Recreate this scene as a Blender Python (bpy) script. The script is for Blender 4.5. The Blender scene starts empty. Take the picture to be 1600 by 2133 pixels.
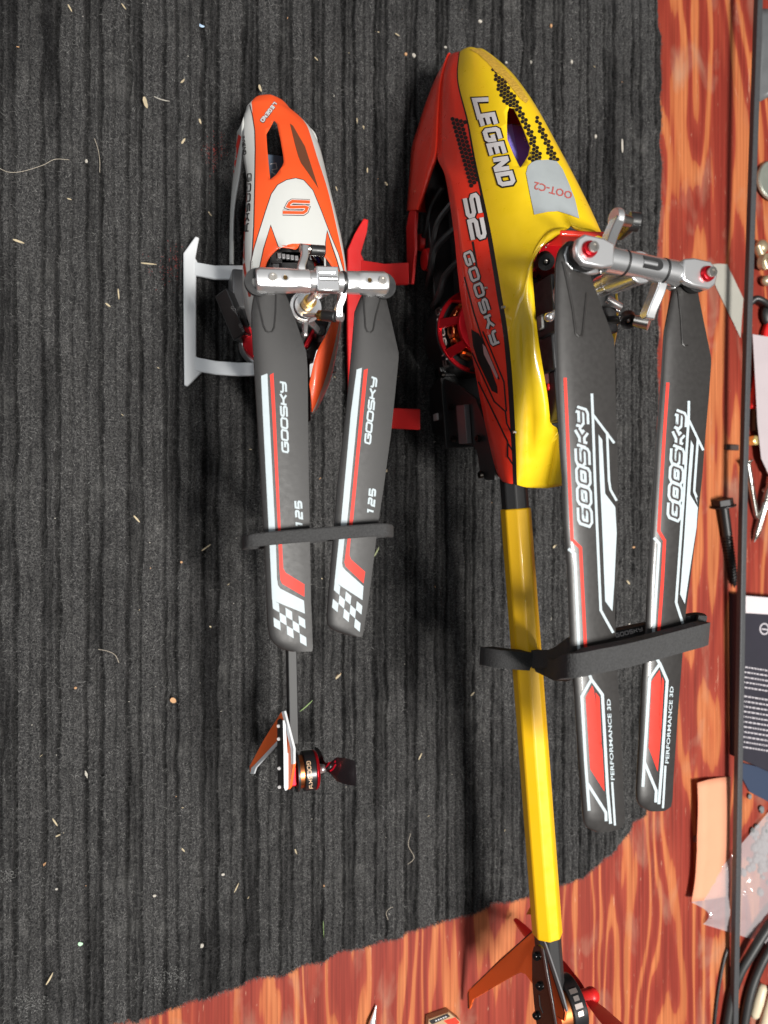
import bpy, bmesh, math, random
import numpy as np
from mathutils import Vector, Matrix
from mathutils.bvhtree import BVHTree
from mathutils.geometry import tessellate_polygon
random.seed(7)
RNG = np.random.default_rng(11)
SC = bpy.context.scene
COL = SC.collection
MM = 0.001

# ------------------------------------------------------------------ camera
F_PX, CX, CY, CAM_H, TILT = 1480.0, 800.0, 1066.5, 315.0, math.radians(18.0)
cam_d = bpy.data.cameras.new('camera')
cam = bpy.data.objects.new('camera', cam_d)
COL.objects.link(cam)
cam.location = (0, 0, CAM_H * MM)
cam.rotation_euler = (0, -TILT, 0)
cam_d.sensor_fit = 'VERTICAL'
cam_d.sensor_height = 36.0
cam_d.sensor_width = 27.0
cam_d.lens = 36.0 * F_PX / 2133.0
cam_d.clip_start = 0.005
cam_d.clip_end = 20.0
cam_d.dof.use_dof = True
cam_d.dof.focus_distance = 0.262
cam_d.dof.aperture_fstop = 13.0
SC.camera = cam
SC.render.resolution_x, SC.render.resolution_y = 768, 1024

# ------------------------------------------------------------------ light
world = bpy.data.worlds.new('World')
SC.world = world
world.use_nodes = True
wt = world.node_tree; bg = wt.nodes['Background']
wtc = wt.nodes.new('ShaderNodeTexCoord'); wsp = wt.nodes.new('ShaderNodeSeparateXYZ'); wrm = wt.nodes.new('ShaderNodeValToRGB')   # a dim room under a pale ceiling
wt.links.new(wtc.outputs['Generated'], wsp.inputs[0]); wt.links.new(wsp.outputs[2], wrm.inputs[0]); wt.links.new(wrm.outputs[0], bg.inputs[0])
we = wrm.color_ramp.elements; we[0].position = 0.03; we[0].color = (0.08, 0.08, 0.08, 1); we[1].position = 0.92; we[1].color = (1.5, 1.53, 1.55, 1)
wm = we.new(0.6); wm.color = (0.36, 0.37, 0.375, 1)
bg.inputs[1].default_value = 0.22

def area(name, loc, target, size, power, color, shape='DISK', size_y=None):
    d = bpy.data.lights.new(name, 'AREA')
    d.shape = shape; d.size = size; d.energy = power; d.color = color
    if size_y: d.size_y = size_y
    o = bpy.data.objects.new(name, d); COL.objects.link(o)
    o.location = loc
    o.rotation_euler = (Vector(target) - Vector(loc)).to_track_quat('-Z', 'Y').to_euler()
    return o
LAMP_H = 1.25                                            # one tube lamp over the bench, running along it
area('tube_lamp', (0.10 + 0.15 * LAMP_H, -0.20 * LAMP_H, LAMP_H), (0.10 , 0.0, 0.0), 0.10, 22.0, (1.0, 0.97, 0.92), 'RECTANGLE', 0.36)
area('left_fill', (-1.5, 0.4, 0.75), (0.1, 0.0, 0.03), 1.0, 4.0, (0.93, 0.97, 1.0), 'RECTANGLE', 0.8)  # added soft fill that brightens left-facing sides, stands for no real source

SC.view_settings.view_transform = 'Standard'
SC.view_settings.look = 'None'
SC.view_settings.gamma = 1.0
SC.view_settings.exposure = 0.28
SC.cycles.max_bounces = 8
SC.cycles.transparent_max_bounces = 12
SC.cycles.caustics_reflective = False
SC.cycles.caustics_refractive = False
SC.cycles.use_denoising = True

# ------------------------------------------------------------------ measuring the photograph (mm)
ST, CT = math.sin(TILT), math.cos(TILT)
CAM = Vector((0, 0, CAM_H))
def ray(px, py):
    u, v = (px - CX) / F_PX, (CY - py) / F_PX
    return Vector((CT * u + ST, v, ST * u - CT))
def U(px, py, z):
    d = ray(px, py); t = (z - CAM_H) / d.z
    return CAM + d * t
class Frame:
    def __init__(s, px, py, z, psi):
        o = U(px, py, z); s.o = Vector((o.x, o.y, 0)); p = math.radians(psi)
        s.f = Vector((-math.sin(p), math.cos(p), 0)); s.r = Vector((math.cos(p), math.sin(p), 0))
    def W(s, a, b, z): return s.o + s.f * a + s.r * b + Vector((0, 0, z))
    def L(s, w):
        d = w - s.o; return Vector((d.dot(s.f), d.dot(s.r), w.z))
    def onb(s, px, py, b):
        d = ray(px, py); n = s.r
        t = (b - (CAM - s.o).dot(n)) / d.dot(n)
        return s.L(CAM + d * t)
    def onz(s, px, py, z): return s.L(U(px, py, z))
H1 = Frame(675, 588, 96, 1.2)
H2 = Frame(1335, 553, 136, 4.8)

# ------------------------------------------------------------------ materials
MATS = {}
def nt(name):
    m = bpy.data.materials.new(name); m.use_nodes = True
    t = m.node_tree; return m, t, t.nodes['Principled BSDF']
def mat(name, col, rough=0.45, metal=0.0, coat=0.0, bump=None, var=0.0, vscale=400.0, rvar=0.0, spec=0.5, sheen=0.0, stretch=None):
    if name in MATS: return MATS[name]
    m, t, p = nt(name); N = t.nodes; K = t.links
    p.inputs['Base Color'].default_value = (*col, 1)
    p.inputs['Roughness'].default_value = rough
    p.inputs['Metallic'].default_value = metal
    p.inputs['Specular IOR Level'].default_value = spec
    if coat: p.inputs['Coat Weight'].default_value = coat; p.inputs['Coat Roughness'].default_value = 0.08
    if sheen: p.inputs['Sheen Weight'].default_value = sheen
    tc = N.new('ShaderNodeTexCoord'); src = tc.outputs['Object']
    if stretch:
        mp = N.new('ShaderNodeMapping'); mp.inputs['Scale'].default_value = stretch
        K.new(src, mp.inputs[0]); src = mp.outputs[0]
    if var or rvar:
        n = N.new('ShaderNodeTexNoise'); n.inputs['Scale'].default_value = vscale; n.inputs['Detail'].default_value = 5
        K.new(src, n.inputs['Vector'])
        if var:
            mx = N.new('ShaderNodeMix'); mx.data_type = 'RGBA'
            mx.inputs[6].default_value = (*[c * (1 - var) for c in col], 1)
            mx.inputs[7].default_value = (*[min(1, c * (1 + var)) for c in col], 1)
            K.new(n.outputs['Fac'], mx.inputs[0]); K.new(mx.outputs[2], p.inputs['Base Color'])
        if rvar:
            mr = N.new('ShaderNodeMapRange')
            mr.inputs[1].default_value = 0.3; mr.inputs[2].default_value = 0.7
            mr.inputs[3].default_value = max(0.02, rough - rvar); mr.inputs[4].default_value = min(1, rough + rvar)
            K.new(n.outputs['Fac'], mr.inputs[0]); K.new(mr.outputs[0], p.inputs['Roughness'])
    if bump:
        n2 = N.new('ShaderNodeTexNoise'); n2.inputs['Scale'].default_value = bump[0]; n2.inputs['Detail'].default_value = 4
        K.new(src, n2.inputs['Vector'])
        b = N.new('ShaderNodeBump'); b.inputs['Strength'].default_value = bump[1]; b.inputs['Distance'].default_value = bump[2] * MM
        K.new(n2.outputs['Fac'], b.inputs['Height']); K.new(b.outputs[0], p.inputs['Normal'])
    MATS[name] = m
    return m
def glassy(name, col, rough=0.05, alpha=0.35):
    if name in MATS: return MATS[name]
    m, t, p = nt(name)
    p.inputs['Base Color'].default_value = (*col, 1); p.inputs['Roughness'].default_value = rough
    p.inputs['Alpha'].default_value = alpha
    tc = t.nodes.new('ShaderNodeTexCoord'); n = t.nodes.new('ShaderNodeTexNoise'); n.inputs['Scale'].default_value = 180
    t.links.new(tc.outputs['Object'], n.inputs['Vector'])
    b = t.nodes.new('ShaderNodeBump'); b.inputs['Strength'].default_value = 0.4; b.inputs['Distance'].default_value = 0.0008
    t.links.new(n.outputs['Fac'], b.inputs['Height']); t.links.new(b.outputs[0], p.inputs['Normal'])
    MATS[name] = m
    return m

PAINT = dict(rough=0.34, coat=0.6, rvar=0.08, vscale=260, var=0.04, bump=(140, 0.05, 0.25))
YELLOW = mat('yellow_paint', (0.86, 0.58, 0.012), **PAINT)
RED = mat('red_paint', (0.86, 0.038, 0.016), **PAINT)
ORANGE = mat('orange_paint', (0.88, 0.098, 0.022), rough=0.42, coat=0.15, rvar=0.07, vscale=300)
WHITE = mat('white_paint', (0.60, 0.61, 0.59), rough=0.4, coat=0.15, rvar=0.08, vscale=300)
BLACKP = mat('black_print', (0.012, 0.010, 0.011), rough=0.4)
PRINTW = mat('white_print', (0.44, 0.50, 0.53), rough=0.5, spec=0.2, var=0.06, vscale=500)
LETTERW = mat('letter_white', (0.62, 0.60, 0.60), rough=0.4)
PRINTR = mat('red_print', (0.70, 0.036, 0.022), rough=0.5, spec=0.2, var=0.08, vscale=500)
PRINTDK = mat('dark_print', (0.05, 0.042, 0.042), rough=0.38)
BLADE = mat('blade_composite', (0.022, 0.021, 0.021), rough=0.48, spec=0.45, bump=(5200, 0.4, 0.06), rvar=0.04, vscale=700, var=0.2)
BLADE2 = mat('blade_composite_glossy', (0.026, 0.024, 0.023), rough=0.38, coat=0.18, spec=0.5, bump=(4200, 0.18, 0.05), rvar=0.03, vscale=700, var=0.15)
ALU = mat('aluminium', (0.84, 0.84, 0.85), rough=0.30, metal=0.86)
ALUP = mat('polished_aluminium', (0.86, 0.86, 0.87), rough=0.22, metal=0.90)
STEEL = mat('screw_steel', (0.55, 0.52, 0.48), rough=0.3, metal=1.0)
BRASS = mat('brass', (0.72, 0.45, 0.14), rough=0.28, metal=1.0)
COPPER = mat('copper_wire', (0.65, 0.22, 0.08), rough=0.35, metal=1.0)
DARK = mat('black_plastic', (0.016, 0.016, 0.017), rough=0.42, rvar=0.1, vscale=500)
CARBON = mat('carbon_plate', (0.018, 0.018, 0.019), rough=0.35, spec=0.6, bump=(2500, 0.15, 0.05))
BOOMC = mat('carbon_boom', (0.024, 0.024, 0.025), rough=0.5, spec=0.35, bump=(3500, 0.4, 0.05))
FOAM = mat('black_foam', (0.040, 0.040, 0.041), rough=0.9, bump=(1500, 0.9, 0.5), var=0.5, vscale=1600)
REDANO = mat('red_anodised', (0.60, 0.01, 0.02), rough=0.28, metal=0.75)
REDPL = mat('red_plastic', (0.70, 0.018, 0.018), rough=0.38, rvar=0.06, vscale=300, bump=(900, 0.06, 0.05))
WHITEPL = mat('white_plastic', (0.68, 0.70, 0.72), rough=0.42, rvar=0.06, vscale=300, bump=(900, 0.06, 0.05))
GREYEDGE = mat('grey_core', (0.20, 0.20, 0.21), rough=0.5)
TAPE = mat('grey_tape', (0.36, 0.39, 0.40), rough=0.25, coat=0.4, var=0.1, vscale=120, bump=(250, 0.15, 0.3))

# ------------------------------------------------------------------ mesh building
class MB:
    def __init__(s): s.v = []; s.f = []; s.m = []
    def add(s, vs, fs, mi=0):
        o = len(s.v); s.v += [Vector(v) for v in vs]; s.f += [tuple(i + o for i in f) for f in fs]; s.m += [mi] * len(fs); return s
    def box(s, c, ax, ay, az, mi=0):
        c, ax, ay, az = map(Vector, (c, ax, ay, az))
        vs = [c + ax * i + ay * j + az * k for i in (-1, 1) for j in (-1, 1) for k in (-1, 1)]
        return s.add(vs, [(0, 1, 3, 2), (4, 6, 7, 5), (0, 4, 5, 1), (2, 3, 7, 6), (0, 2, 6, 4), (1, 5, 7, 3)], mi)
    def frustum(s, p0, p1, r0, r1=None, n=20, caps=True, mi=0, ph=0.0, ref=None):
        p0, p1 = Vector(p0), Vector(p1); r1 = r0 if r1 is None else r1
        d = (p1 - p0).normalized()
        e = Vector(ref) if ref is not None else (Vector((0, 0, 1)) if abs(d.z) < 0.9 else Vector((1, 0, 0)))
        x = (e - d * e.dot(d)).normalized(); y = d.cross(x)
        vs = []
        for p, r in ((p0, r0), (p1, r1)):
            for i in range(n):
                a = 2 * math.pi * i / n + ph; vs.append(p + x * (r * math.cos(a)) + y * (r * math.sin(a)))
        fs = [(i, (i + 1) % n, n + (i + 1) % n, n + i) for i in range(n)]
        if caps: fs += [tuple(range(n - 1, -1, -1)), tuple(range(n, 2 * n))]
        return s.add(vs, fs, mi)
    def ring(s, c, d, ro, ri, h, n=28, mi=0):       # washer / ring of height h along d, centred on c
        c, d = Vector(c), Vector(d).normalized()
        e = Vector((0, 0, 1)) if abs(d.z) < 0.9 else Vector((1, 0, 0))
        x = (e - d * e.dot(d)).normalized(); y = d.cross(x); vs = []
        for r, q in ((ro, -h / 2), (ro, h / 2), (ri, h / 2), (ri, -h / 2)):
            for i in range(n):
                a = 2 * math.pi * i / n; vs.append(c + d * q + x * (r * math.cos(a)) + y * (r * math.sin(a)))
        fs = []
        for k in range(4):
            k2 = (k + 1) % 4
            fs += [(k * n + i, k * n + (i + 1) % n, k2 * n + (i + 1) % n, k2 * n + i) for i in range(n)]
        return s.add(vs, fs, mi)
    def tube(s, pts, r, n=8, mi=0, caps=True):
        pts = [Vector(p) for p in pts]; vs = []; m = len(pts)
        prev = None
        for i, p in enumerate(pts):
            d = (pts[min(i + 1, m - 1)] - pts[max(i - 1, 0)]).normalized()
            if prev is None:
                e = Vector((0, 0, 1)) if abs(d.z) < 0.9 else Vector((1, 0, 0))
                x = (e - d * e.dot(d)).normalized()
            else: x = (prev - d * prev.dot(d)).normalized()
            prev = x; y = d.cross(x); rr = r[i] if isinstance(r, (list, tuple)) else r
            for k in range(n):
                a = 2 * math.pi * k / n; vs.append(p + x * (rr * math.cos(a)) + y * (rr * math.sin(a)))
        fs = [(i * n + k, i * n + (k + 1) % n, (i + 1) * n + (k + 1) % n, (i + 1) * n + k) for i in range(m - 1) for k in range(n)]
        if caps: fs += [tuple(range(n - 1, -1, -1)), tuple(range((m - 1) * n, m * n))]
        return s.add(vs, fs, mi)
    def band(s, pts, side, thick, mi=0):            # strap: rectangular section swept along pts, width vector side, thickness normal
        pts = [Vector(p) for p in pts]; side = Vector(side); vs = []; m = len(pts)
        for i, p in enumerate(pts):
            d = (pts[min(i + 1, m - 1)] - pts[max(i - 1, 0)]).normalized()
            nrm = d.cross(side).normalized()
            vs += [p - side + nrm * thick / 2, p + side + nrm * thick / 2, p + side - nrm * thick / 2, p - side - nrm * thick / 2]
        fs = [(i * 4 + k, i * 4 + (k + 1) % 4, (i + 1) * 4 + (k + 1) % 4, (i + 1) * 4 + k) for i in range(m - 1) for k in range(4)]
        fs += [(3, 2, 1, 0), tuple((m - 1) * 4 + k for k in range(4))]
        return s.add(vs, fs, mi)
    def prism(s, poly, ext, mi=0):                   # closed slab: polygon (3-D points) + extrusion vector
        poly = [Vector(p) for p in poly]; ext = Vector(ext); n = len(poly)
        vs = poly + [p + ext for p in poly]
        fs = [(i, (i + 1) % n, n + (i + 1) % n, n + i) for i in range(n)] + [tuple(range(n - 1, -1, -1)), tuple(range(n, 2 * n))]
        return s.add(vs, fs, mi)
    def ball(s, c, r, n=14, sx=1, sy=1, sz=1, mi=0):
        c = Vector(c); vs = []; m = n // 2
        for j in range(m + 1):
            t = math.pi * j / m
            for i in range(n):
                a = 2 * math.pi * i / n
                vs.append(c + Vector((sx * r * math.sin(t) * math.cos(a), sy * r * math.sin(t) * math.sin(a), sz * r * math.cos(t))))
        fs = [(j * n + i, (j + 1) * n + i, (j + 1) * n + (i + 1) % n, j * n + (i + 1) % n) for j in range(m) for i in range(n)]
        return s.add(vs, fs, mi)

def wpos(o):
    p = Vector((0, 0, 0))
    while o is not None: p = p + o.location; o = o.parent
    return p
def finish(o, parent, smooth=True, angle=35, bevel=0, fixn=True):
    me = o.data
    if fixn:
        bm = bmesh.new(); bm.from_mesh(me)
        bmesh.ops.remove_doubles(bm, verts=bm.verts, dist=1e-7)
        bmesh.ops.recalc_face_normals(bm, faces=bm.faces); bm.to_mesh(me); bm.free()
    if smooth:
        me.polygons.foreach_set('use_smooth', [True] * len(me.polygons))
        me.set_sharp_from_angle(angle=math.radians(angle))
    if bevel:
        b = o.modifiers.new('bevel', 'BEVEL'); b.width = bevel * MM; b.segments = 2; b.limit_method = 'ANGLE'; b.angle_limit = math.radians(40)
    return o
def build(name, mb, mats, parent=None, smooth=True, angle=35, bevel=0, fixn=True, label=None):
    base = wpos(parent) if parent else Vector((0, 0, 0))
    me = bpy.data.meshes.new(name)
    me.from_pydata([tuple(v * MM - base) for v in mb.v], [], mb.f)
    mats = mats if isinstance(mats, (list, tuple)) else [mats]
    for m in mats: me.materials.append(m)
    me.polygons.foreach_set('material_index', mb.m)
    o = bpy.data.objects.new(name, me); COL.objects.link(o)
    if parent: o.parent = parent
    if label: o['label'] = label
    return finish(o, parent, smooth, angle, bevel, fixn)
def thing(name, label, cat, loc_mm, group=None):
    o = bpy.data.objects.new(name, None); COL.objects.link(o)
    o.location = Vector(loc_mm) * MM; o.empty_display_size = 0.02
    return tag(o, label, cat, group)
def tag(o, label, cat, group=None):
    o['label'] = label; o['category'] = cat
    if group: o['group'] = group
    return o
def structure(o): o['kind'] = 'structure'; return o
def bvh_of(o):
    base = wpos(o)
    return BVHTree.FromPolygons([tuple((v.co + base) / MM) for v in o.data.vertices], [tuple(p.vertices) for p in o.data.polygons])
def bake(o):            # apply the modifiers of o for good
    dg = bpy.context.evaluated_depsgraph_get(); ev = o.evaluated_get(dg)
    me = bpy.data.meshes.new_from_object(ev); o.modifiers.clear(); old = o.data; o.data = me; bpy.data.meshes.remove(old)
    return o

def crom(P, n):          # Catmull-Rom through control points
    P = [Vector(p) for p in P]; out = []; m = len(P)
    for i in range(m - 1):
        p0, p1, p2, p3 = P[max(i - 1, 0)], P[i], P[i + 1], P[min(i + 2, m - 1)]
        for k in range(n):
            t = k / n; t2 = t * t; t3 = t2 * t
            out.append(0.5 * ((2 * p1) + (p2 - p0) * t + (2 * p0 - 5 * p1 + 4 * p2 - p3) * t2 + (3 * p1 - p0 - 3 * p2 + p3) * t3))
    out.append(P[-1]); return out

# ------------------------------------------------------------------ printed marks laid on a surface
def strip(pts, w, closed=False):
    P = [Vector((p[0], p[1])) for p in pts]; n = len(P); L = []; R = []
    for i in range(n):
        a = P[(i - 1) % n] if (closed or i > 0) else None
        b = P[(i + 1) % n] if (closed or i < n - 1) else None
        d1 = (P[i] - a).normalized() if a is not None else None
        d2 = (b - P[i]).normalized() if b is not None else None
        if d1 is None: d1 = d2
        if d2 is None: d2 = d1
        n1 = Vector((-d1.y, d1.x)); n2 = Vector((-d2.y, d2.x)); m = n1 + n2
        if m.length < 1e-6: m = n1
        m.normalize(); k = min(1.8, 1 / max(0.3, m.dot(n1)))
        L.append(P[i] + m * (w / 2 * k)); R.append(P[i] - m * (w / 2 * k))
    quads = []
    for i in range(n if closed else n - 1):
        j = (i + 1) % n; quads.append([L[i], L[j], R[j], R[i]])
    return quads
def dist_ok(px, poly):    # point in polygon
    x, y = px; c = False; n = len(poly)
    for i in range(n):
        x1, y1 = poly[i]; x2, y2 = poly[(i + 1) % n]
        if (y1 > y) != (y2 > y) and x < (x2 - x1) * (y - y1) / (y2 - y1) + x1: c = not c
    return c
def decal(name, layers, tree, material, parent, lift=0.10, maxlen=9.0, label=None):
    """layers: list of polygon lists (photograph measure); each layer is laid a hair above the one before."""
    base = wpos(parent); V = []; Fs = []; 
    for li, polys in enumerate(layers):
        bm = bmesh.new()
        for poly in polys:
            vs = [bm.verts.new((p[0], p[1], 0)) for p in poly]
            try: bm.faces.new(vs)
            except ValueError: pass
        bmesh.ops.triangulate(bm, faces=bm.faces)
        for _ in range(6):
            es = [e for e in bm.edges if e.calc_length() > maxlen]
            if not es: break
            bmesh.ops.subdivide_edges(bm, edges=es, cuts=1)
            bmesh.ops.triangulate(bm, faces=bm.faces)
        bm.verts.index_update(); off = len(V); okm = {}
        for v in bm.verts:
            d = ray(v.co.x, v.co.y).normalized()
            hit, nrm, _, _ = tree.ray_cast(CAM, d)
            if hit is None: okm[v.index] = None; continue
            if nrm.dot(d) > 0: nrm = -nrm
            okm[v.index] = len(V); V.append(hit + nrm * (lift + 0.012 * li))
        for f in bm.faces:
            ids = [okm[v.index] for v in f.verts]
            if None in ids: continue
            zs = [(V[i] - CAM).length for i in ids]
            if max(zs) - min(zs) > 14: continue
            Fs.append(tuple(ids))
        bm.free()
    if not Fs: return None
    me = bpy.data.meshes.new(name); me.from_pydata([tuple(v * MM - base) for v in V], [], Fs); me.materials.append(material)
    me.polygons.foreach_set('use_smooth', [True] * len(me.polygons))
    me.update()
    # make every face look away from the surface
    bm = bmesh.new(); bm.from_mesh(me)
    c = CAM * MM - base
    for f in bm.faces:
        if f.normal.dot(c - f.calc_center_median()) < 0: f.normal_flip()
    bm.to_mesh(me); bm.free()
    o = bpy.data.objects.new(name, me); COL.objects.link(o); o.parent = parent
    if label: o['label'] = label
    return o
GL = {
 'G': [[(1, 1), (.16, 1), (0, .86), (0, .14), (.16, 0), (.84, 0), (1, .14), (1, .5), (.48, .5)]],
 'O': ['c', [(.16, 0), (.84, 0), (1, .14), (1, .86), (.84, 1), (.16, 1), (0, .86), (0, .14)]],
 'S': [[(1, 1), (.15, 1), (0, .88), (0, .62), (.14, .5), (.86, .5), (1, .38), (1, .12), (.86, 0), (0, 0)]],
 'K': [[(0, 0), (0, 1)], [(0, .5), (.5, .5), (1, 1)], [(.5, .5), (1, 0)]],
 'Y': [[(0, 1), (0, .64), (.14, .5), (1, .5)], [(1, 1), (1, .13), (.85, 0), (.1, 0)]],
 'L': [[(0, 1), (0, 0), (1, 0)]], 'E': [[(1, 1), (0, 1), (0, 0), (1, 0)], [(0, .5), (.92, .5)]],
 'N': [[(0, 0), (0, 1), (.16, 1), (.84, 0), (1, 0), (1, 1)]],
 'D': ['c', [(0, 0), (0, 1), (.8, 1), (1, .84), (1, .16), (.8, 0)]],
 '1': [[(.2, 1), (.6, 1), (.6, 0)]], '2': [[(0, 1), (.86, 1), (1, .88), (1, .62), (.86, .5), (.14, .5), (0, .38), (0, 0), (1, 0)]],
 '5': [[(1, 1), (0, 1), (0, .5), (.86, .5), (1, .38), (1, .12), (.86, 0), (0, 0)]],
 'T': [[(0, 1), (1, 1)], [(.5, 1), (.5, 0)]], 'C': [[(1, 1), (.16, 1), (0, .86), (0, .14), (.16, 0), (1, 0)]], '-': [[(.15, .5), (.85, .5)]],
}
def letters(s, org, adv, up, w=0.74, slant=0.0, grow=0.0):
    """stroke lines of the word s: org = baseline start, adv = vector per letter cell, up = cap-height vector"""
    out = []; org, adv, up = Vector(org), Vector(adv), Vector(up)
    for i, ch in enumerate(s):
        if ch == ' ' or ch not in GL: continue
        g = GL[ch]; closed = g[0] == 'c'
        for line in (g[1:] if closed else g):
            out.append(([org + adv * (i + w * x + (1 - w) / 2 + slant * y) + up * y for x, y in line], closed))
    return out
def strokes(lines, w): return [strip(p, w, c) for p, c in lines]
def typeset(s, org, adv_total, up, bold=0.0):
    """the built-in font laid out as flat triangles: org baseline start, adv_total = vector of the whole word, up = cap height"""
    cu = bpy.data.curves.new('t', 'FONT'); cu.body = s; cu.size = 1; cu.offset = bold; cu.resolution_u = 2
    ob = bpy.data.objects.new('t', cu); COL.objects.link(ob)
    dg = bpy.context.evaluated_depsgraph_get(); dg.update(); me = bpy.data.meshes.new_from_object(ob.evaluated_get(dg))
    xs = [v.co.x for v in me.vertices]; w = max(xs) - min(xs); x0 = min(xs); ch = 0.70
    org, adv, up = Vector(org), Vector(adv_total), Vector(up); polys = []
    for p in me.polygons: polys.append([org + adv * ((me.vertices[i].co.x - x0) / w) + up * (me.vertices[i].co.y / ch) for i in p.vertices])
    COL.objects.unlink(ob); bpy.data.objects.remove(ob); bpy.data.curves.remove(cu); bpy.data.meshes.remove(me)
    return polys
def hexes(region, r, gap=0.82, ang=0.0, sx=1.0):
    xs = [p[0] for p in region]; ys = [p[1] for p in region]; out = []; ca, sa = math.cos(ang), math.sin(ang)
    cx, cy = sum(xs) / len(xs), sum(ys) / len(ys); n = int(max(max(xs) - min(xs), max(ys) - min(ys)) / r) + 3
    for i in range(-n, n):
        for j in range(-n, n):
            x = r * math.sqrt(3) * (i + 0.5 * (j % 2)) * sx; y = r * 1.5 * j
            X, Y = cx + x * ca - y * sa, cy + x * sa + y * ca
            if dist_ok((X, Y), region):
                out.append([(X + r * gap * (math.sin(k * math.pi / 3) * sx * ca - math.cos(k * math.pi / 3) * sa), Y + r * gap * (math.sin(k * math.pi / 3) * sx * sa + math.cos(k * math.pi / 3) * ca)) for k in range(6)])
    return out

# ================================================================== the setting: bench and carpet
BZ = -4.0                                                   # bench top, the carpet is 4 mm thick
def wood_material():
    m, t, p = nt('stained_pine'); N = t.nodes; K = t.links
    tc = N.new('ShaderNodeTexCoord')
    def noise(scale, det=3, dist=0.0, sc=1.0):
        mp = N.new('ShaderNodeMapping'); mp.inputs['Scale'].default_value = scale
        K.new(tc.outputs['Object'], mp.inputs[0])
        n = N.new('ShaderNodeTexNoise'); n.inputs['Scale'].default_value = sc; n.inputs['Detail'].default_value = det; n.inputs['Distortion'].default_value = dist
        K.new(mp.outputs[0], n.inputs['Vector']); return n.outputs['Fac']
    def math_(op, a, b=None, c=None):
        n = N.new('ShaderNodeMath'); n.operation = op
        for i, q in enumerate((a, b, c)):
            if q is None: continue
            if isinstance(q, (int, float)): n.inputs[i].default_value = q
            else: K.new(q, n.inputs[i])
        return n.outputs[0]
    sep = N.new('ShaderNodeSeparateXYZ'); K.new(tc.outputs['Object'], sep.inputs[0])
    ph = math_('ADD', math_('MULTIPLY', sep.outputs[0], 50.0), math_('MULTIPLY', noise((20, 2.3, 1), 3, 0.35), 11.0))
    ph = math_('ADD', ph, math_('MULTIPLY', noise((150, 6, 1), 4), 0.75))
    sn = math_('MULTIPLY_ADD', math_('SINE', math_('MULTIPLY', ph, 6.2832)), 0.5, 0.5)
    fr = math_('ADD', sn, math_('MULTIPLY', math_('SUBTRACT', noise((90, 6, 1), 4, 0.2), 0.5), 1.2))
    r = N.new('ShaderNodeValToRGB'); K.new(fr, r.inputs[0])
    el = r.color_ramp.elements
    dk = (0.25, 0.030, 0.018, 1); dk2 = (0.33, 0.050, 0.027, 1); og = (0.46, 0.118, 0.042, 1); og2 = (0.54, 0.17, 0.062, 1)
    el[0].position = 0.0; el[0].color = dk; el[1].position = 0.66; el[1].color = dk2
    for pos, c in ((0.76, og), (1.0, og2)):
        e = el.new(pos); e.color = c
    fine = noise((900, 14, 1), 4)
    mx = N.new('ShaderNodeMix'); mx.data_type = 'RGBA'; mx.blend_type = 'MULTIPLY'; mx.inputs[0].default_value = 0.8
    K.new(r.outputs[0], mx.inputs[6])
    r2 = N.new('ShaderNodeValToRGB'); K.new(fine, r2.inputs[0]); r2.color_ramp.elements[0].position = 0.3; r2.color_ramp.elements[0].color = (0.5, 0.45, 0.42, 1); r2.color_ramp.elements[1].position = 0.65
    K.new(r2.outputs[0], mx.inputs[7])
    # worn, greyish scuffs
    sc = noise((60, 26, 1), 6, 0.4)
    r3 = N.new('ShaderNodeValToRGB'); K.new(sc, r3.inputs[0]); r3.color_ramp.elements[0].position = 0.56; r3.color_ramp.elements[0].color = (0, 0, 0, 1); r3.color_ramp.elements[1].position = 0.78; r3.color_ramp.elements[1].color = (0.55, 0.55, 0.55, 1)
    mx2 = N.new('ShaderNodeMix'); mx2.data_type = 'RGBA'; K.new(r3.outputs[0], mx2.inputs[0]); K.new(mx.outputs[2], mx2.inputs[6]); mx2.inputs[7].default_value = (0.40, 0.25, 0.17, 1)
    # pale scratches
    scr = noise((700, 60, 1), 2, 1.5); r5 = N.new('ShaderNodeValToRGB'); K.new(scr, r5.inputs[0]); r5.color_ramp.elements[0].position = 0.70; r5.color_ramp.elements[0].color = (0, 0, 0, 1); r5.color_ramp.elements[1].position = 0.76; r5.color_ramp.elements[1].color = (0.5, 0.5, 0.5, 1)
    mx3 = N.new('ShaderNodeMix'); mx3.data_type = 'RGBA'; K.new(r5.outputs[0], mx3.inputs[0]); K.new(mx2.outputs[2], mx3.inputs[6]); mx3.inputs[7].default_value = (0.62, 0.36, 0.24, 1)
    K.new(mx3.outputs[2], p.inputs['Base Color'])
    p.inputs['Roughness'].default_value = 0.52; p.inputs['Specular IOR Level'].default_value = 0.25
    b = N.new('ShaderNodeBump'); b.inputs['Strength'].default_value = 0.35; b.inputs['Distance'].default_value = 0.0004
    K.new(fine, b.inputs['Height']); K.new(b.outputs[0], p.inputs['Normal'])
    return m
mb = MB(); mb.box((260, 0, BZ - 15), (520, 0, 0), (0, 600, 0), (0, 0, 15))
o = build('bench_top', mb, wood_material(), bevel=1.5); structure(o)

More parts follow.
